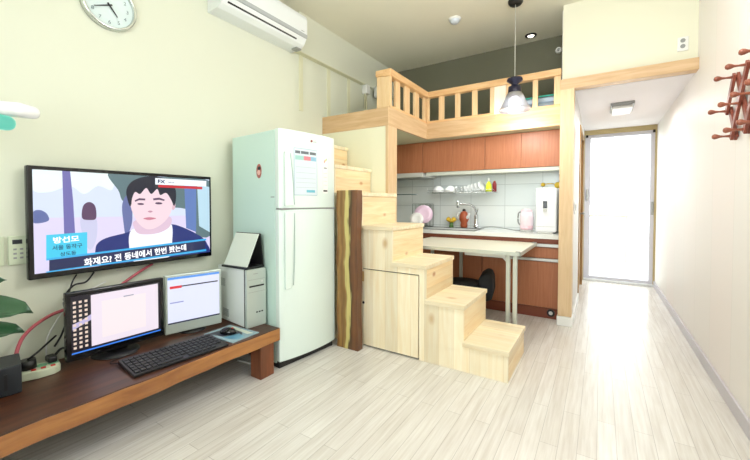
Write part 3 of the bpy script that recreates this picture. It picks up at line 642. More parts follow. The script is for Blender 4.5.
G().box(0.001, 0.002, x0 + .012, x0 + .09, zt - .165, zt - .158).build('text_line', E_('textline', (140, 146, 200)), s2, local=True)
G().box(0.001, 0.002, x0, x1_, zb, zb + .009).build('task_bar', E_('darkbar', (40, 46, 70)), s2, local=True)
# keyboard
kb = thing('keyboard', 'black computer keyboard lying on the bench in front of the monitors', 'keyboard', (-1.978, 1.048, BT), R(-5))
G().prism([(-0.115, 0.004), (0.115, 0.002), (0.115, 0.014), (-0.115, 0.026)], 'Y', -0.243, 0.243, 0.003).build('case', M_black, kb, local=True)
g = G()
for r_ in range(6):
    x = -0.095 + r_ * .033; z = 0.0255 - (x + .115) / .23 * .012
    n = 18 if r_ < 5 else 11
    for i in range(n):
        y = -0.232 + i * 0.0257; wdt = .022
        if r_ == 5 and i == 4: wdt = .125
        if r_ == 5 and i > 4: y = -0.232 + (i + 5) * .0257
        if y + wdt < .238: g.box(x, x + .026, y, y + wdt, z - .004, z + .006, 0.002, seg=1)
g.build('keycaps', plain('keycap_black', (34, 34, 38), 0.5), kb, local=True)
single(G().tube([(-2.1, 0.83, BT + .012), (-2.15, 0.80, BT + .006), (-2.19, 0.83, BT + .004), (-2.2, 0.95, BT + .004)], 0.003), 'keyboard_cable', M_black, 'thin black cable curling behind the keyboard on the bench', 'cable')
# magazine and mouse
mg = thing('magazine', 'glossy magazine with blue and white cover by the bench end', 'magazine', (-2.0, 1.41, BT), R(3))
G().box(-0.14, 0.14, -0.10, 0.10, 0, 0.006, 0.001).build('cover', plain('magazine_cover', (150, 176, 186), 0.25), mg, local=True)
G().prism([(-0.12, -0.09), (0.0, -0.07), (0.08, 0.02), (-0.02, 0.09), (-0.1, 0.04)], 'Z', 0.006, 0.0065).build('cover_picture', plain('cover_dark', (34, 38, 50), 0.3), mg, local=True)
G().prism([(0.02, -0.08), (0.12, -0.06), (0.12, 0.0), (0.05, 0.02)], 'Z', 0.006, 0.0066).build('cover_picture', plain('cover_blue', (90, 150, 176), 0.3), mg, local=True)
G().prism([(-0.11, 0.06), (0.1, 0.04), (0.12, 0.07), (-0.09, 0.09)], 'Z', 0.006, 0.0067).build('cover_strip', plain('cover_yellow', (196, 206, 190), 0.3), mg, local=True)
ms = thing('computer_mouse', 'small black computer mouse resting on the magazine', 'mouse', (-2.02, 1.40, BT + .0068), R(25))
def halfball(c, sx, sy, sz):
    g = G(); b = bmesh.new(); bmesh.ops.create_uvsphere(b, u_segments=20, v_segments=12, radius=1)
    for v in b.verts: v.co.z = max(v.co.z, -0.15)
    bmesh.ops.scale(b, vec=(sx, sy, sz), verts=b.verts); bmesh.ops.translate(b, vec=c, verts=b.verts); g._merge(b, None, True); return g
halfball((0, 0, 0.0045), 0.055, 0.033, 0.032).build('body', M_blackg, ms, local=True)
G().cyl((0.03, -.004, 0.031), (0.03, .004, 0.031), 0.006).build('scroll_wheel', M_red, ms, local=True)
# tower case and calendar
tw = thing('computer_tower', 'white and silver computer tower case standing on the bench beside the fridge', 'computer', (-1.985, 1.517, BT), R(-7))
# local: front face at x=0 facing +x, near side at y=0
TH, TWD = 0.395, 0.150
G().box(-0.39, -0.026, 0.002, TWD - .002, 0.004, TH - .002, 0.004).build('case', M_towers, tw, local=True)
G().box(-0.026, 0.0, 0.0, TWD, 0, TH, 0.006).build('front_panel', M_silver, tw, local=True)
G().box(-0.030, -0.024, -0.0012, 0.0022, 0.002, TH + .001).box(-0.030, -0.024, -.001, TWD, TH - .003, TH + .001).build('panel_seam', M_black, tw, local=True)
G().box(-0.001, 0.0015, 0.02, 0.132, 0.275, 0.286).build('disc_slot', M_black, tw, local=True)
for z in (0.325, 0.24): G().box(-0.001, 0.001, 0.012, 0.138, z, z + .002).build('bay_line', M_grey, tw, local=True)
G().cyl((-0.001, 0.115, 0.308), (0.004, 0.115, 0.308), 0.008).build('power_button', M_lgrey, tw, local=True)
for y in (.07, .09, .11): G().box(-0.001, 0.0015, y, y + .013, 0.095, 0.104).build('port', M_dink, tw, local=True)
G().box(-0.001, 0.001, 0.05, 0.085, 0.362, 0.366).build('badge', M_grey, tw, local=True)
mv = plain('vent_grey', (150, 160, 156), 0.5)
for z in (0.25, 0.035):
    for k in range(7): G().box(-0.37 + (0 if z > .1 else .05), -0.29 + (0 if z > .1 else .05), 0.0008, 0.0025, z + k * .008, z + k * .008 + .004).build('vent_slot', mv, tw, local=True)
cl = thing('desk_calendar', 'white tent-shaped desk calendar with black base standing on the computer tower', 'calendar', (-2.135, 1.602, BT + TH + .0012), R(2))
G().prism([(-0.070, 0.014), (-0.063, 0.014), (0.040, 0.232), (0.034, 0.234)], 'X', -0.115, 0.125, 0.001).build('front_sheet', plain('calendar_sheet', (216, 224, 212), 0.6), cl, local=True)
G().prism([(0.040, 0.238), (0.046, 0.236), (0.068, 0.014), (0.058, 0.014)], 'X', -0.118, 0.135, 0.001).build('back_sheet', M_black, cl, local=True)
G().box(-0.125, 0.14, -0.082, 0.070, 0.0, 0.016, 0.003).build('base', M_black, cl, local=True)
G().box(-0.018, 0.018, -0.001, 0.001, -0.004, 0.004, M=Matrix.Translation((0, 0.0235, 0.207)) @ Matrix.Rotation(R(-26), 4, 'X')).build('logo', M_dink, cl, local=True)
# router box, power strip, plugs
rb = thing('router_box', 'black box with vents at the left end of the bench under the leaves', 'router', (-2.27, 0.378, BT), R(-10))
G().box(-0.09, 0.09, -0.10, 0.105, 0.004, 0.13, 0.005).build('housing', plain('charcoal_plastic', (34, 38, 44), 0.5), rb, local=True)
g = G()
for i in range(6): g.box(0.09, 0.092, -0.07 + i * .024, -0.06 + i * .024, 0.03, 0.10)
g.build('vent_slots', M_black, rb, local=True)
for sx_ in (-.07, .07): G().box(sx_ - .01, sx_ + .01, -0.08, 0.08, 0, 0.005).build('foot', M_black, rb, local=True)
ps = thing('power_strip', 'pale green-white power strip with red switches beside the black box', 'power strip', (-2.325, 0.585, BT), R(-8))
g = G(); pts = [(-0.055, -0.085), (0.045, -0.095), (0.06, -0.03), (0.055, 0.03), (0.03, 0.055), (-0.05, 0.055)]
g.prism(pts, 'Z', 0, 0.04, 0.006); g.build('housing', M_cream, ps, local=True)
for y in (-0.045, -0.01, 0.025): G().box(0.028, 0.045, y - .009, y + .009, 0.039, 0.045, 0.002).build('switch', M_red, ps, local=True)
for y in (-0.06, -0.012, 0.03): G().cyl((-0.005, y, 0.039), (-0.005, y, 0.043), 0.02).build('socket', plain('socket_green', (120, 180, 140), 0.5) if y == -.06 else bpy.data.materials['socket_green'], ps, local=True)
pg = thing('power_adapter', 'black round plug adapter plugged in at the near end of the power strip', 'plug', (-2.34, 0.525, BT + .043))
G().cyl((-2.34, 0.525, BT + .043), (-2.34, 0.525, BT + .085), 0.034, 0.030).build('body', M_black, pg)
G().tube([(-2.34, 0.525, BT + .084), (-2.32, 0.55, BT + .11), (-2.38, 0.60, BT + .12), (-2.44, 0.66, BT + .14)], 0.005).build('cable', M_black, pg)
pg2 = thing('plug', 'black flat plug at the far end of the power strip beside the monitor', 'plug', (-2.34, 0.61, BT + .043))
G().box(-2.37, -2.31, 0.595, 0.63, BT + .0435, BT + .075, 0.008).build('body', M_black, pg2)
G().tube([(-2.35, 0.625, BT + .06), (-2.38, 0.66, BT + .08), (-2.43, 0.70, BT + .06), (-2.455, 0.76, BT + .012)], 0.006).build('cable', M_black, pg2)
# plant
pt = thing('potted_plant', 'potted rubber plant with broad dark green leaves at the left edge', 'plant', (-2.27, 0.10, BT))
G().lathe([(0, 0), (0.075, 0), (0.1, 0.15), (0.107, 0.15), (0.107, 0.165), (0.095, 0.165), (0.092, 0.14), (0, 0.14)], (-2.27, 0.10, BT)).build('pot', plain('grey_pot', (120, 116, 110), 0.6), pt)
G().lathe([(0, 0.141), (0.091, 0.141)], (-2.27, 0.10, BT)).build('soil', plain('soil', (60, 44, 32), 0.9), pt)
G().tube([(-2.27, 0.10, BT + .13), (-2.26, 0.12, BT + .4), (-2.27, 0.13, BT + .62)], 0.009).build('stem', M_green, pt)
def leaf(base, tip, wd, up, droop=0.02):
    base, tip = Vector(base), Vector(tip); d = tip - base; L = d.length; d.normalize(); up = Vector(up); sd = d.cross(up).normalized(); nn = sd.cross(d).normalized()
    b = bmesh.new(); rows = []
    for i in range(13):
        t = i / 12; ww = wd * math.sin(math.pi * min(1, t * 1.0)) ** 0.5 * (1 - .12 * t) + .0008; c = base + d * L * t - Vector((0, 0, 1)) * droop * t * t + nn * 0.01 * math.sin(t * 3.1)
        rows.append([b.verts.new(c + sd * ww * s + nn * (0.018 * abs(s)) ) for s in (-1, -.5, 0, .5, 1)])
    for a, c in zip(rows, rows[1:]):
        for k in range(4): b.faces.new((a[k], a[k + 1], c[k + 1], c[k]))
    g = G(); g._merge(b, None, True)
    bmesh.ops.solidify(g.bm, geom=g.bm.faces[:], thickness=0.0015)
    g.tube([base - d * .01, base + d * L * .5 + nn * .011 - Vector((0, 0, droop * .25)), tip - Vector((0, 0, droop))], [0.003, 0.0025, 0.0012], sub=4)
    return g
for ba, ti, wd_, up_ in [((-2.26, .13, .73), (-1.79, 0.42, .755), .074, (.35, -.55, 1)), ((-2.26, .13, .60), (-1.90, 0.42, .66), .062, (.35, -.5, 1)),
                         ((-2.26, .12, .84), (-2.03, .40, .855), .05, (.6, -.7, .1)), ((-2.26, .12, .50), (-2.02, .37, .39), .055, (.5, -.5, 1)),
                         ((-2.27, .13, .88), (-2.38, -.15, .98), .05, (0, 0, 1)), ((-2.27, .13, .75), (-2.42, .0, .60), .05, (-.3, 0, 1)), ((-2.26, .13, .9), (-2.2, .1, 1.12), .05, (0, 1, .3)), ((-2.27, .13, .6), (-2.05, -.12, .62), .05, (0, 0, 1))]:
    leaf(ba, ti, wd_, up_).build('leaf', M_leaf, pt)
# desk lamp reaching in at the left edge
la = thing('desk_lamp', 'white desk lamp head with a teal glowing underside at the left edge', 'desk lamp', (-2.2, -0.25, BT))
Mh = Matrix.Translation((-2.07, 0.365, 1.507)) @ Matrix.Rotation(R(31), 4, 'Z') @ Matrix.Rotation(R(6), 4, 'Y')
g = G(); g.box(-0.33, 0.18, -0.05, 0.05, -0.002, 0.05, 0.024, M=Mh, seg=5, smooth=True); g.build('lamp_head', plain('white_gloss_lamp', (250, 250, 250), 0.2), la)
G().box(-0.30, 0.09, -0.045, 0.045, -0.06, 0.0, 0.028, M=Mh, seg=4, smooth=True).build('lamp_tube', M_deskglow, la)
G().tube([(-2.27, 0.24, 1.51), (-2.3, 0.05, 1.35), (-2.28, -0.1, 0.9), (-2.2, -0.25, BT + .02)], 0.014, sub=6).build('arm', M_white, la)
G().lathe([(0, 0), (0.1, 0), (0.1, 0.02), (0.02, 0.035), (0, 0.035)], (-2.2, -0.25, BT)).build('base', M_white, la)

# ---------------------------------------------------------------- fridge (stands turned a little)
fr = thing('refrigerator', 'tall white two-door refrigerator with papers stuck on the freezer door', 'refrigerator', (-1.832, 1.672, 0), R(-6))
# local frame: front face at x=0 (facing +x), side towards camera at y=0
FW, FH = 0.53, 1.655
G().box(-0.60, -0.055, 0.0, FW, 0.03, FH - .004, 0.006).build('cabinet', M_fridgeside, fr, local=True)
def fdoor(z0, z1):
    pts = [(-0.052, 0.0)]
    for i in range(15):
        t = i / 14; pts.append((-0.012 + 0.03 * math.sin(math.pi * t) ** .8, FW * t))
    pts.append((-0.052, FW))
    return G().prism(pts, 'Z', z0, z1, 0.004)
zs = 1.105
d_a = fdoor(zs + .005, FH).build('freezer_door', M_fridge, fr, local=True); d_b = fdoor(0.05, zs - .005).build('fridge_door', M_fridge, fr, local=True)
def fx(y): return -0.012 + 0.03 * math.sin(math.pi * y / FW) ** .8
def fhandle(z0, z1, flip):
    pts = []
    n = 10; y0 = 0.035
    for i in range(n + 1):
        t = i / n; z = z0 + (z1 - z0) * t; b = (t if flip else 1 - t); pts.append((y0 + .05 + 0.03 * b, z))
    P = pts + [(y0, z1), (y0, z0)]
    return G().prism(P, 'X', fx(0.07) - .002, fx(0.07) + .012, 0.004)
mh = plain('handle_recess_line', (176, 196, 192), 0.3)
fhandle(zs + .02, 1.50, False).build('handle', M_fridge, d_a, local=True)
fhandle(0.55, zs - .02, True).build('handle', M_fridge, d_b, local=True)
G().tube([(fx(.1) + .008, 0.078, 1.49), (fx(.1) + .008, 0.098, 1.35), (fx(.1) + .008, 0.112, zs + .03)], 0.0035).build('handle_line', mh, d_a, local=True)
G().tube([(fx(.1) + .008, 0.112, zs - .03), (fx(.1) + .008, 0.112, .8), (fx(.1) + .008, 0.10, 0.57)], 0.003).build('handle_line', mh, d_b, local=True)
G().box(-0.52, -0.03, 0.01, FW - .01, 0.0, 0.05).build('plinth', M_black, fr, local=True)
G().box(-0.06, fx(.3) - .012, 0.01, FW - .005, zs - .006, zs + .006).build('door_gap', M_grey, fr, local=True)
def fsheet(y0, y1, z0, z1, k=0.0):
    pts = [(fx(y0 + (y1 - y0) * i / 8) + .0012 + k, y0 + (y1 - y0) * i / 8) for i in range(9)]
    return G().prism(pts + [(x - .001, y) for x, y in pts[::-1]], 'Z', z0, z1)
fsheet(0.113, 0.323, 1.20, 1.535, -.0004).build('sheet_border', plain('border_blue_grey', (170, 192, 204), .5), fr, local=True)
st = fsheet(0.118, 0.318, 1.205, 1.53).build('notice_sheet', plain('notice_paper', (214, 226, 232), 0.4), fr, local=True)
fsheet(0.124, 0.196, 1.452, 1.482, .0005).build('printed_bar', plain('print_teal', (160, 206, 198), .5), st, local=True)
fsheet(0.196, 0.258, 1.452, 1.482, .0005).build('printed_bar', plain('print_red', (220, 130, 140), .5), st, local=True)
fsheet(0.258, 0.312, 1.452, 1.482, .0005).build('printed_bar', plain('print_blue', (140, 186, 210), .5), st, local=True)
for z in (1.40, 1.36, 1.32, 1.29, 1.255): fsheet(0.13, 0.306, z, z + .004, .0005).build('printed_line', plain('pale_print', (196, 206, 212), .5), st, local=True)
for a, b in ((.124, .165), (.172, .24), (.25, .31)): fsheet(a, b, 1.496, 1.516, .0005).build('printed_title', plain('title_ink_%d' % round(a * 1000), (104, 112, 118), .5), st, local=True)
fsheet(0.22, 0.30, 1.222, 1.240, .0005).build('printed_signature', plain('print_cyan', (110, 186, 206), .5), st, local=True)
en = fsheet(0.385, 0.44, 1.22, 1.50).build('energy_label', plain('label_paper', (238, 240, 236), 0.4), fr, local=True)
for k, c in enumerate(((226, 120, 90), (232, 196, 110), (150, 190, 120))):
    y = 0.397 + k * .012; fsheet(y, y + .008, 1.45 + k * .01, 1.47 + k * .008, .0005).build('rating_mark', plain('rating_%s' % ('red', 'yellow', 'green')[k], c, .5), en, local=True)
fsheet(0.395, 0.43, 1.408, 1.416, .0005).build('label_text', M_ink, en, local=True)
fsheet(0.39, 0.435, 1.232, 1.244, .0005).build('label_text', M_dink, en, local=True)
for z in (1.37, 1.34, 1.31, 1.28): fsheet(0.392, 0.434, z, z + .004, .0005).build('label_line', plain('pink_print', (226, 206, 206), .5), en, local=True)
G().cyl((fx(.26) + .000, 0.268, 1.597), (fx(.26) + .003, 0.268, 1.597), 0.009).build('badge', M_dred, fr, local=True)
MM = Matrix.Translation((fx(.3) + .0025, 0.285, 1.589)) @ Matrix(((0, 0, 1, 0), (1, 0, 0, 0), (0, 1, 0, 0), (0, 0, 0, 1)))
lo = text('LG', 0.024, 'badge_letters', M_ink, None, MM); lo.parent = fr
# round sticker on the side, small plate
G().prism([(-0.24 + 0.032 * math.cos(a * .39), 1.375 + 0.052 * math.sin(a * .39)) for a in range(16)], 'Y', -0.0015, 0.0).build('round_sticker', plain('red_brown_sticker', (176, 96, 84), .4), fr, local=True)
G().prism([(-0.24 + 0.02 * math.cos(a * .785), 1.365 + 0.02 * math.sin(a * .785)) for a in range(8)], 'Y', -0.0025, -0.0015).build('sticker_face', plain('sticker_pink', (236, 190, 180), .4), fr, local=True)
G().prism([(-0.235 + 0.02 * math.cos(a * .785), 1.395 + 0.014 * math.sin(a * .785)) for a in range(8)], 'Y', -0.0025, -0.0015).build('sticker_hair', M_dink, fr, local=True)
G().box(-0.10, -0.06, -0.001, 0, 1.185, 1.19).build('maker_mark', M_ink, fr, local=True)
single(G().tube([(-1.90, 1.655, 0.007), (-1.96, 1.64, 0.007), (-2.2, 1.60, 0.007)], 0.006), 'fridge_power_cable', M_white, 'white cable on the floor behind the bench leg', 'cable')

# ---------------------------------------------------------------- staircase
Y0, Y1 = 2.322, 2.875
TZ = [0.206, 0.453, 0.70, 0.966, 1.232, 1.47, 1.70]
NX = [-0.472, -0.762, -1.040, -1.318, -1.596, -1.876, -2.156, -2.49]
stc = thing('staircase', 'natural pine box staircase with a cupboard door climbing to the loft', 'stairs', (-1.5, 2.6, 0))
for i in range(7):
    xr = NX[i]; xl = NX[i + 1]
    G().box(xl - (0.014 if i < 6 else 0), xr, Y0 - .012, Y1 + .004, TZ[i] - .032, TZ[i], 0.003).build('tread', M_pine_t, stc)
    z0 = TZ[i - 1] if i else 0.0
    G().box(xr - .033, xr - .010, Y0 + .0205, Y1, z0 + (.0005 if i else 0), TZ[i] - .032).build('riser', M_pine_r, stc)
    pr0 = xl - .0095 if i < 6 else xl
    if i in (2, 3): continue
    if i >= 4: G().box(pr0, xr - .010, Y0, Y0 + .02, 0.0, TZ[i] - .032).build('side_panel', M_pine_z, stc)
    else: G().box(pr0, xr - .010, Y0, Y0 + .02, 0.0, TZ[i] - .032).build('side_panel', M_pine_z, stc)
    G().box(pr0, xr - .033, Y1 - .02, Y1, 0.0, TZ[i] - .032).build('back_panel', M_pine_z, stc)
G().box(-1.101, -1.050, Y0, Y0 + .02, 0, 0.668).build('side_panel', M_pine_z, stc)
G().box(-1.328, -1.101, Y0, Y0 + .02, 0.624, 0.668).build('side_panel', M_pine_z, stc)
G().box(-1.606, -1.328, Y0, Y0 + .02, 0.624, 0.934).build('side_panel', M_pine_z, stc)
G().box(-1.619, -1.344, Y1 - .02, Y1, 0, 0.934).box(-1.344, -1.09, Y1 - .02, Y1, 0, 0.668).build('back_panel', M_pine_z, stc)
cdoor = G().box(-1.604, -1.109, Y0 - .002, Y0 + .016, 0.012, 0.616, 0.002).build('cupboard_door', M_pine_z, stc)
G().box(-1.605, -1.10, Y0 + .02, Y0 + .024, 0.0, 0.63).build('door_gap', M_black, stc)
G().cyl((-1.59, Y0 - .003, 0.35), (-1.59, Y0 + .001, 0.35), 0.011).build('finger_hole', M_black, cdoor)
G().box(-1.60, -1.584, Y0 - .0035, Y0 - .001, 0.52, 0.60).build('hinge', plain('brown_tape', (206, 168, 110), .5), cdoor)
# live edge slab
sl = []
for i in range(25):
    z = 1.245 * i / 24; sl.append((-1.767 + .006 * math.sin(i * .8), z))
for i in range(24, -1, -1):
    z = 1.245 * i / 24; sl.append((-1.565 + .005 * math.sin(i * .6 + 1), z))
o = single(G().prism(sl, 'Y', 2.20, 2.265, 0.004), 'wood_slab', M_slab, 'tall live-edge wooden slab with yellow sapwood standing between fridge and stairs', 'wood slab', origin=(-1.666, 2.23, 0))

# ---------------------------------------------------------------- kitchen
YF = 3.85
bc = thing('base_cabinet', 'brown base cabinet with two aluminium handle strips right of the table legs', 'cabinet', (-0.7, 4.1, 0), group='brown base cabinets under the worktop')
def base_cab(t, x0, x1):
    G().box(x0, x1, YF + .02, YK - .003, 0.10, 0.7895).build('body', M_orange, t)
base_cab(bc, -1.075, -0.335)
G().box(-1.072, -0.338, YF, YF + .02, 0.105, 0.56, 0.002).build('door', M_orange, bc)
dr = G().box(-1.072, -0.338, YF, YF + .02, 0.60, 0.70, 0.002).build('drawer', M_orange, bc)
G().box(-1.072, -0.338, YF - .012, YF + .018, 0.565, 0.592, 0.003).build('handle_strip', M_alu, bc)
G().box(-1.072, -0.338, YF - .012, YF + .018, 0.708, 0.738, 0.003).build('handle_strip', M_alu, bc)
bc2 = thing('base_cabinet', 'plain brown base cabinet below the sink, behind the stairs', 'cabinet', (-1.8, 4.1, 0), group='brown base cabinets under the worktop')
base_cab(bc2, -2.49, -1.08)
for a, b in ((-2.487, -1.78), (-1.777, -1.083)): G().box(a, b, YF, YF + .02, 0.105, 0.70, 0.002).build('door', M_orange, bc2)
G().box(-2.49, -1.083, YF - .0, YF + .018, 0.708, 0.735).build('top_rail', M_kick, bc2)
kt = thing('kickboard', 'dark brown kickboard running along the floor below the base cabinets', 'kickboard', (-1.4, YF + .03, 0))
G().box(-2.49, -0.336, YF + .004, YF + .018, 0, 0.10).build('board', M_kick, kt)
G().cyl((-0.40, YF + .004, 0.06), (-0.40, YF - .008, 0.06), 0.036).build('vent_ring', M_black, kt)
G().cyl((-0.40, YF - .008, 0.06), (-0.40, YF - .013, 0.06), 0.018).build('vent_cap', M_lgrey, kt)
wt = thing('worktop', 'long white kitchen worktop with inset sink', 'worktop', (-1.4, 4.1, 0.79))
SX0, SX1, SY0, SY1 = -1.90, -1.20, 3.93, 4.30
g = G(); g.box(-2.49, SX0, YF - .02, YK, 0.79, 0.83); g.box(SX1, -0.331, YF - .02, YK, 0.79, 0.83); g.box(SX0, SX1, YF - .02, SY0, 0.79, 0.83); g.box(SX0, SX1, SY1, YK, 0.79, 0.83)
g.build('slab', M_counter, wt)
G().box(-2.49, -0.331, YF - .012, YF + .01, 0.745, 0.79).build('under_strip', M_kick, wt)
snk = G().box(SX0, SX1, SY0, SY1, 0.794, 0.80)
sk2 = snk.build('sink', M_steel, wt)
g = G()
for a in ((SX0 - .015, SX1 + .015, SY0 - .015, SY0 + .006), (SX0 - .015, SX1 + .015, SY1 - .006, SY1 + .015), (SX0 - .015, SX0 + .006, SY0, SY1), (SX1 - .006, SX1 + .015, SY0, SY1)): g.box(a[0], a[1], a[2], a[3], 0.828, 0.835, 0.002)
g.build('sink_rim', plain('dark_steel_rim', (84, 82, 76), 0.35, 0.6), sk2)
# faucet
fc = thing('faucet', 'chrome kitchen faucet with a long swung spout behind the sink', 'faucet', (-1.29, 4.32, 0.83))
G().lathe([(0, 0), (0.03, 0), (0.03, 0.02), (0.024, 0.03), (0.024, 0.15), (0.02, 0.165), (0, 0.168)], (-1.29, 4.345, 0.836)).build('body', M_chrome, fc)
G().tube([(-1.29, 4.33, 0.95), (-1.29, 4.31, 1.06), (-1.32, 4.27, 1.11), (-1.38, 4.22, 1.13), (-1.455, 4.15, 1.135)], 0.012, n=10).build('spout', M_chrome, fc)
G().cyl((-1.455, 4.15, 1.165), (-1.455, 4.15, 1.085), 0.02, 0.018).build('spray_head', M_chrome, fc)
G().tube([(-1.29, 4.33, 0.99), (-1.27, 4.30, 1.02), (-1.25, 4.27, 1.07)], 0.008).build('lever', M_chrome, fc)
# upper cabinets
YU = 3.97
for k, (a, b, lab) in enumerate(((-2.49, -1.845, 'brown wall cabinet above the cooker hood, leftmost of three'), (-1.842, -1.09, 'brown wall cabinet above the dish shelf, middle of three'), (-1.087, -0.335, 'brown wall cabinet above the water purifier, rightmost of three'))):
    t = thing('wall_cabinet', lab, 'cabinet', ((a + b) / 2, 4.2, 1.52), group='brown wall cabinets over the worktop')
    G().box(a, b, YU + .02, YK, 1.52, 1.883).build('body', M_orange, t)
    m = (a + b) / 2
    for p, q in ((a + .001, m - .001), (m + .001, b - .001)): G().box(p, q, YU, YU + .02, 1.515, 1.88, 0.0015).build('door', M_orange, t)
ul = thing('under_cabinet_strip', 'white light strip below the wall cabinets', 'light strip', (-1.1, 4.1, 1.46))
G().box(-1.80, -0.335, YU + .01, YU + .05, 1.472, 1.513, 0.003).build('cover', plain('grey_green_strip', (206, 212, 202), 0.4), ul)
G().box(-1.80, -0.335, YU + .05, YK - .02, 1.500, 1.518).build('bottom_board', plain('greenish_board', (150, 160, 146), 0.5), ul)
hd = thing('cooker_hood', 'slim pale grey cooker hood below the left wall cabinet', 'cooker hood', (-2.15, 4.1, 1.45))
G().box(-2.48, -1.835, YU - .02, YK - .01, 1.462, 1.514, 0.004).build('casing', M_lgrey, hd)
G().box(-2.45, -1.86, YU + .02, YK - .05, 1.455, 1.462).build('filter', M_steel, hd)
# glass shelf / hob edge line at the left
single(G().box(-2.49, -2.02, 4.0, 4.18, 1.245, 1.255), 'glass_shelf', plain('dark_teal_glass', (58, 92, 96), 0.1), 'thin dark glass shelf at the left side of the kitchen niche', 'shelf')
# wire wall rack
wr = thing('wire_dish_shelf', 'chrome wire shelf hung on the tiled wall below the cabinets', 'shelf', (-1.55, 4.3, 1.28))
for y in (4.19, 4.27, 4.35): G().tube([(-1.88, y, 1.27), (-1.04, y, 1.27)], 0.004, n=6).build('rail', M_chrome, wr)
G().tube([(-1.88, 4.184, 1.30), (-1.04, 4.184, 1.30)], 0.003, n=6).build('rail', M_chrome, wr)
g = G()
for i in range(26): g.tube([(-1.87 + i * .033, 4.19, 1.274), (-1.87 + i * .033, 4.35, 1.274)], 0.0018, n=4)
g.build('cross_wires', M_chrome, wr)
for x in (-1.875, -1.16): G().tube([(x, 4.385, 1.452), (x, 4.37, 1.39), (x, 4.35, 1.27), (x, 4.19, 1.27), (x, 4.19, 1.33)], 0.005, n=6, sub=2).build('hanger', M_lgrey, wr)
def bowl(z=0): return G().lathe([(0.001, 0.078), (0.034, 0.080), (0.036, 0.070), (0.062, 0.054), (0.078, 0.022), (0.082, 0.0), (0.075, 0.0), (0.07, 0.022), (0.055, 0.048), (0.0, 0.062)], n=24)
bw = single(bowl(), 'bowl', M_ceramic, 'upturned white bowl on the wire shelf, left of the two', 'bowl', 'upturned bowls on the wire shelf'); bw.location = (-1.76, 4.282, 1.2775)
b2_ = bw.copy(); COL.objects.link(b2_); b2_.location = (-1.60, 4.282, 1.2775); b2_['label'] = 'upturned white bowl on the wire shelf, right of the two'
gl0 = single(G().lathe([(0, 0), (0.025, 0), (0.03, 0.07), (0.027, 0.07), (0.023, 0.005), (0, 0.005)], n=18), 'drinking_glass', M_glass, 'clear glass on the wire shelf beside the right bowl', 'glass', 'glasses on the wire shelf'); gl0.location = (-1.505, 4.23, 1.277)
g2_ = gl0.copy(); COL.objects.link(g2_); g2_.location = (-1.455, 4.29, 1.277); g2_['label'] = 'clear glass on the wire shelf next to the slanted plates'
ords = ['leftmost', 'second', 'third', 'fourth', 'rightmost']
p0 = G().lathe([(0, 0), (0.04, 0), (0.08, 0.012), (0.08, 0.015), (0.04, 0.004), (0, 0.004)], n=24)
pl0 = single(p0, 'plate', M_ceramic, 'white plate leaning on the wire shelf, leftmost of five', 'plate', 'leaning plates on the wire shelf')
for k in range(5):
    q = pl0 if k == 0 else pl0.copy()
    if k: COL.objects.link(q); q['label'] = 'white plate leaning on the wire shelf, %s of five' % ords[k]
    s_ = 0.50 + k * .09
    q.scale = (s_, s_, s_); q.rotation_euler = (0, R(64), R(-22)); q.location = (-1.40 + k * .048, 4.27, 1.279 + .068 * s_)
# sponge bottle things
lb = thing('dish_soap_bottle', 'lime yellow bottle hanging at the right end of the wire shelf', 'bottle', (-1.11, 4.26, 1.28))
G().lathe([(0, 0), (0.036, 0), (0.038, 0.03), (0.03, 0.085), (0.012, 0.12), (0.0, 0.12)], (-1.12, 4.26, 1.278)).build('body', M_lime, lb)
G().lathe([(0, 0.12), (0.010, 0.12), (0.010, 0.155), (0, 0.16)], (-1.12, 4.26, 1.278)).build('cap', M_ceramic, lb)
rb2 = thing('sauce_bottle', 'small dark red bottle right of the lime yellow bottle', 'bottle', (-1.06, 4.27, 1.28))
G().lathe([(0, 0), (0.024, 0), (0.024, 0.09), (0.016, 0.11), (0, 0.112)], (-1.058, 4.28, 1.278)).build('body', M_dred, rb2)
G().lathe([(0, 0.11), (0.013, 0.11), (0.013, 0.125), (0, 0.126)], (-1.058, 4.28, 1.278)).build('cap', M_brown, rb2)
# dish rack with plates on the counter
drk = thing('dish_rack', 'dark wire dish rack on the worktop left of the sink', 'dish rack', (-1.97, 4.2, 0.83))
g = G()
for y in (4.10, 4.34):
    g.tube([(-2.04, y, 0.84), (-1.86, y, 0.84)], 0.004, n=6); g.tube([(-2.04, y, 1.13), (-1.86, y, 1.13)], 0.004, n=6)
    for i in range(5): g.tube([(-2.04 + i * .045, y, 0.836), (-2.04 + i * .045, y, 1.13)], 0.003, n=5)
for x in (-2.04, -1.86):
    for z in (0.84, 1.13): g.tube([(x, 4.10, z), (x, 4.34, z)], 0.004, n=6)
g.build('wire_frame', plain('dark_wire', (92, 104, 90), 0.4, 0.5), drk)
G().box(-2.07, -1.925, 4.08, 4.38, 0.8305, 0.836).build('drip_tray', M_steel, drk)
big = G().lathe([(0, 0), (0.06, 0), (0.115, 0.016), (0.115, 0.02), (0.06, 0.006), (0, 0.006)], n=32)
lp1 = single(big, 'dinner_plate', M_lilac, 'large lilac plate standing in the dish rack, behind the smaller white one', 'plate'); lp1.location = (-1.86, 4.04, 1.0); lp1.rotation_euler = (R(75), 0, R(25))
sm = G().lathe([(0, 0), (0.045, 0), (0.085, 0.014), (0.085, 0.018), (0.045, 0.005), (0, 0.005)], n=28)
lp2 = single(sm, 'side_plate', M_ceramic, 'small white plate leaning in front of the lilac plate', 'plate'); lp2.location = (-1.915, 3.955, 0.94); lp2.rotation_euler = (R(72), 0, R(25))
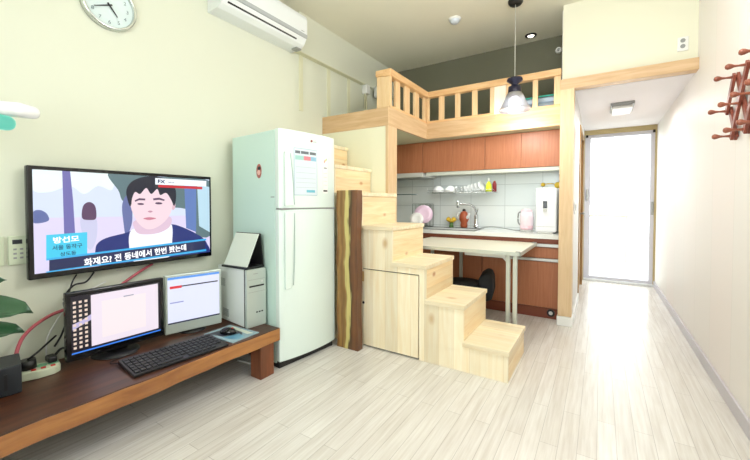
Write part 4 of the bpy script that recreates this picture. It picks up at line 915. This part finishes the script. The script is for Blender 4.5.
# figures/fruit by the sink
fb = thing('fruit_bowl', 'yellow dish of fruit behind the sink, left of the faucet', 'bowl', (-1.53, 4.27, 0.835))
G().lathe([(0, 0), (0.03, 0), (0.075, 0.035), (0.07, 0.035), (0.03, 0.006), (0, 0.006)], (-1.60, 4.315, 0.897)).build('dish', M_yellow, fb)
G().lathe([(0, 0), (0.03, 0), (0.022, 0.03), (0.022, 0.061), (0, 0.0605)], (-1.60, 4.315, 0.836)).build('foot', M_green, fb)
ti_ = thing('red_teapot', 'small red-brown teapot with black knob and white sides behind the sink', 'teapot', (-1.46, 4.35, 0.83))
G().lathe([(0, 0), (0.04, 0), (0.045, 0.03), (0.038, 0.06), (0.06, 0.10), (0.058, 0.15), (0.04, 0.19), (0.02, 0.205), (0, 0.205)], (-1.44, 4.33, 0.836)).build('body', M_brown, ti_)
G().ball((-1.44, 4.33, 1.05), 0.022).build('knob', M_black, ti_)
G().tube([(-1.40, 4.31, 0.955), (-1.37, 4.29, 0.985), (-1.365, 4.29, 1.02)], [0.02, 0.016, 0.012]).build('spout', M_ceramic, ti_)
G().tube([(-1.48, 4.32, 1.01), (-1.512, 4.31, 1.015), (-1.515, 4.31, 0.97), (-1.485, 4.32, 0.94)], 0.009).build('handle', M_ceramic, ti_)
lm = G().ball((0, 0, 0), 0.03, n=14); l1 = single(lm, 'lemon', M_yellow, 'yellow lemon in the dish beside the red teapot', 'lemon', 'lemons in the yellow dish'); l1.location = (-1.63, 4.30, 0.934)
l2 = l1.copy(); COL.objects.link(l2); l2.location = (-1.568, 4.31, 0.934); l2['label'] = 'lemon in the yellow dish, nearer the teapot'; l1['label'] = 'lemon in the yellow dish, farther from the teapot'
# kettle
kt2 = thing('electric_kettle', 'pink and white electric kettle on its base left of the water purifier', 'kettle', (-0.70, 4.12, 0.83))
G().lathe([(0, 0), (0.062, 0), (0.065, 0.02), (0, 0.022)], (-0.675, 4.12, 0.831), n=28).build('power_base', M_lgrey, kt2)
G().lathe([(0, 0.022), (0.062, 0.024), (0.068, 0.07), (0, 0.07)], (-0.675, 4.12, 0.831), n=28).build('lower_body', M_pink, kt2)
G().lathe([(0.068, 0.07), (0.069, 0.15), (0.060, 0.215), (0, 0.22)], (-0.675, 4.12, 0.831), n=28).build('upper_body', plain('pale_pink_body', (240, 224, 232), .25), kt2)
G().lathe([(0.058, 0.215), (0.052, 0.238), (0.02, 0.25), (0, 0.25)], (-0.675, 4.12, 0.831), n=28).build('lid', M_pink, kt2)
G().tube([(-0.725, 4.15, 1.045), (-0.765, 4.16, 1.03), (-0.768, 4.16, 0.93), (-0.73, 4.15, 0.89)], 0.008).build('handle', M_grey, kt2)
single(G().tube([(-1.24, 4.36, 0.838), (-1.1, 4.32, 0.858), (-0.95, 4.27, 0.85), (-0.82, 4.2, 0.838), (-0.75, 4.17, 0.838)], 0.005), 'kettle_cable', M_grey, 'grey cable on the worktop from faucet to kettle', 'cable')
# purifier
wpf = thing('water_purifier', 'white upright water purifier with dark display on the worktop by the column', 'water purifier', (-0.465, 4.1, 0.83))
G().box(-0.57, -0.375, 4.0, 4.34, 0.845, 1.30, 0.014, seg=3).build('casing', plain('purifier_white', (240, 242, 246), .25), wpf)
G().box(-0.545, -0.40, 3.97, 4.30, 0.831, 0.85, 0.004).build('base_tray', M_lgrey, wpf)
G().box(-0.50, -0.46, 3.996, 4.001, 1.09, 1.165, 0.0).build('display', M_blackg, wpf)
G().box(-0.495, -0.465, 3.975, 4.0, 1.055, 1.085, 0.004).build('nozzle', M_lgrey, wpf)
G().box(-0.56, -0.385, 3.998, 4.0005, 0.90, 0.902).build('seam', M_grey, wpf)
# yellow toy hanging
ty = thing('hanging_ornament', 'yellow and blue ornament hanging on the tiles above the water purifier', 'ornament', (-0.42, 4.38, 1.4))
G().ball((-0.40, 4.37, 1.34), 0.035, (1, .5, 1)).build('flower', M_yellow, ty)
G().ball((-0.55, 4.375, 1.35), 0.022, (1, .5, 1)).tube([(-0.55, 4.38, 1.35), (-0.47, 4.38, 1.36), (-0.40, 4.38, 1.34)], 0.004).build('petal', M_yellow, ty)
G().tube([(-0.385, 4.375, 1.33), (-0.375, 4.37, 1.40), (-0.38, 4.375, 1.46)], 0.013).build('ribbon', M_blue, ty)
G().ball((-0.375, 4.37, 1.27), 0.022, (1, .5, 1)).build('leaf', M_yellow, ty)

# ---------------------------------------------------------------- table and stool
tb = thing('folding_table', 'white-topped table with chrome legs between stairs and worktop', 'table', (-1.1, 3.4, 0))
M_tleg = plain('pale_satin_metal', (204, 210, 202), 0.3, 0.4)
M_ttop = plain('off_white_table_top', (236, 234, 214), 0.3, var=0.02, scale=8)
G().box(-1.66, -0.535, 2.975, 3.82, 0.725, 0.75, 0.004).build('top', M_ttop, tb)
g = G(); g.box(-1.66, -0.53, 2.968, 2.976, 0.722, 0.752); g.box(-0.536, -0.528, 2.968, 3.82, 0.722, 0.752); g.build('edge_band', M_tleg, tb)
for (x, y) in ((-0.57, 3.0), (-0.632, 3.04)):
    G().box(x - .02, x + .012, y - .012, y + .02, 0.0, 0.724, 0.003).build('leg', M_tleg, tb)
for (x, y) in ((-1.60, 3.07), (-1.60, 3.72), (-1.28, 3.76)):
    G().box(x - .016, x + .016, y - .016, y + .016, 0.0, 0.724, 0.003).build('leg', M_tleg, tb)
G().box(-0.57, -0.535, 2.975, 3.01, 0.72, 0.756, 0.003).build('corner_cap', M_steel, tb)
G().box(-0.57, -0.53, 3.76, 3.815, 0.72, 0.756, 0.003).build('corner_cap', M_steel, tb)
G().prism([(-0.655, 0.722), (-0.655, 0.66), (-0.69, 0.695), (-0.74, 0.722)], 'Y', 3.04, 3.06).build('brace', M_lgrey, tb)
G().box(-1.0, -0.655, 3.03, 3.05, 0.69, 0.722).build('frame_rail', M_lgrey, tb)
so = thing('office_stool', 'low black swivel stool with small rounded backrest tucked under the table', 'stool', (-1.1, 3.35, 0))
G().lathe([(0, 0.33), (0.17, 0.33), (0.20, 0.35), (0.20, 0.375), (0.17, 0.392), (0, 0.395)], (-1.12, 3.32, 0)).build('seat', M_blackf, so)
g = G(); 
for i in range(9):
    a = R(-42 + i * 84 / 8)
g.prism([(0.0, 0.25), (0.055, 0.27), (0.07, 0.33), (0.065, 0.45), (0.045, 0.50), (-0.0, 0.51), (-0.05, 0.475), (-0.07, 0.42), (-0.05, 0.37), (-0.02, 0.32)], 'Y', -0.15, 0.15, 0.015, M=Matrix.Translation((-0.895, 3.36, 0)) @ Matrix.Rotation(R(10), 4, 'Z'), smooth=True)
g.build('backrest', M_blackf, so)
G().box(-1.05, -0.89, 3.31, 3.37, 0.30, 0.345, 0.01).build('back_bracket', M_black, so)
G().tube([(-1.12, 3.32, 0.07), (-1.12, 3.32, 0.33)], 0.025).build('column', M_black, so)
for k in range(5):
    a = R(72 * k + 10); e = (-1.12 + .2 * math.cos(a), 3.32 + .2 * math.sin(a), 0.05)
    lg = G().tube([(-1.12, 3.32, 0.085), e], [0.02, 0.013], sub=1).build('leg', M_black, so)
    G().ball((e[0], e[1], 0.024), 0.024, n=10).build('caster', M_black, lg)

# ---------------------------------------------------------------- peg rack on the right wall
rk = thing('peg_rack', 'red-brown wooden accordion peg rack on the right wall', 'peg rack', (XR, 2.6, 1.7))
top = {0: (2.700, 1.835), 1: (2.49, 1.835), 2: (2.28, 1.835)}; mid = {0: (2.815, 1.675), 1: (2.61, 1.672), 2: (2.40, 1.672), 3: (2.19, 1.672)}; bot = {0: (2.715, 1.517), 1: (2.50, 1.517), 2: (2.29, 1.517)}
def slat(p, q, x):
    P, Q = Vector((0, *p)), Vector((0, *q)); d = (Q - P).normalized(); n = Vector((0, -d.z, d.y)) * .017
    P -= d * .018; Q += d * .018
    return G().prism([((P + n).y, (P + n).z), ((Q + n).y, (Q + n).z), ((Q - n).y, (Q - n).z), ((P - n).y, (P - n).z)], 'X', x, x + .014, 0.002)
xa, xb = XR - .034, XR - .018
slat(top[0], mid[0], xa).build('slat', M_rack, rk); slat(mid[0], bot[0], xb).build('slat', M_rack, rk)
slat(top[0], bot[1], xb).build('slat', M_rack, rk); slat(top[1], bot[0], xa).build('slat', M_rack, rk)
slat(top[1], bot[2], xb).build('slat', M_rack, rk); slat(top[2], bot[1], xa).build('slat', M_rack, rk)
slat(top[2], mid[3], xb).build('slat', M_rack, rk); slat(mid[3], bot[2], xa).build('slat', M_rack, rk)
for dct in (top, mid, bot):
    for k, (y, z) in dct.items():
        L = 0.115; x = XR - .03; prof = [(0.008, 0), (0.005, 0.03), (0.007, 0.045), (0.013, 0.058), (0.015, 0.068), (0.010, 0.077), (0, 0.080)]
        Mp = Matrix.Translation((x - .0, y, z)) @ Matrix.Rotation(R(-90 + 2), 4, 'Y')
        G().lathe(prof, M=Mp, n=14).build('peg', M_peg, rk)
for (y, z) in (top[0], bot[0], top[1], bot[1]): G().cyl((XR - .002, y, z), (XR - .02, y, z), 0.009).build('spacer', M_rack, rk)
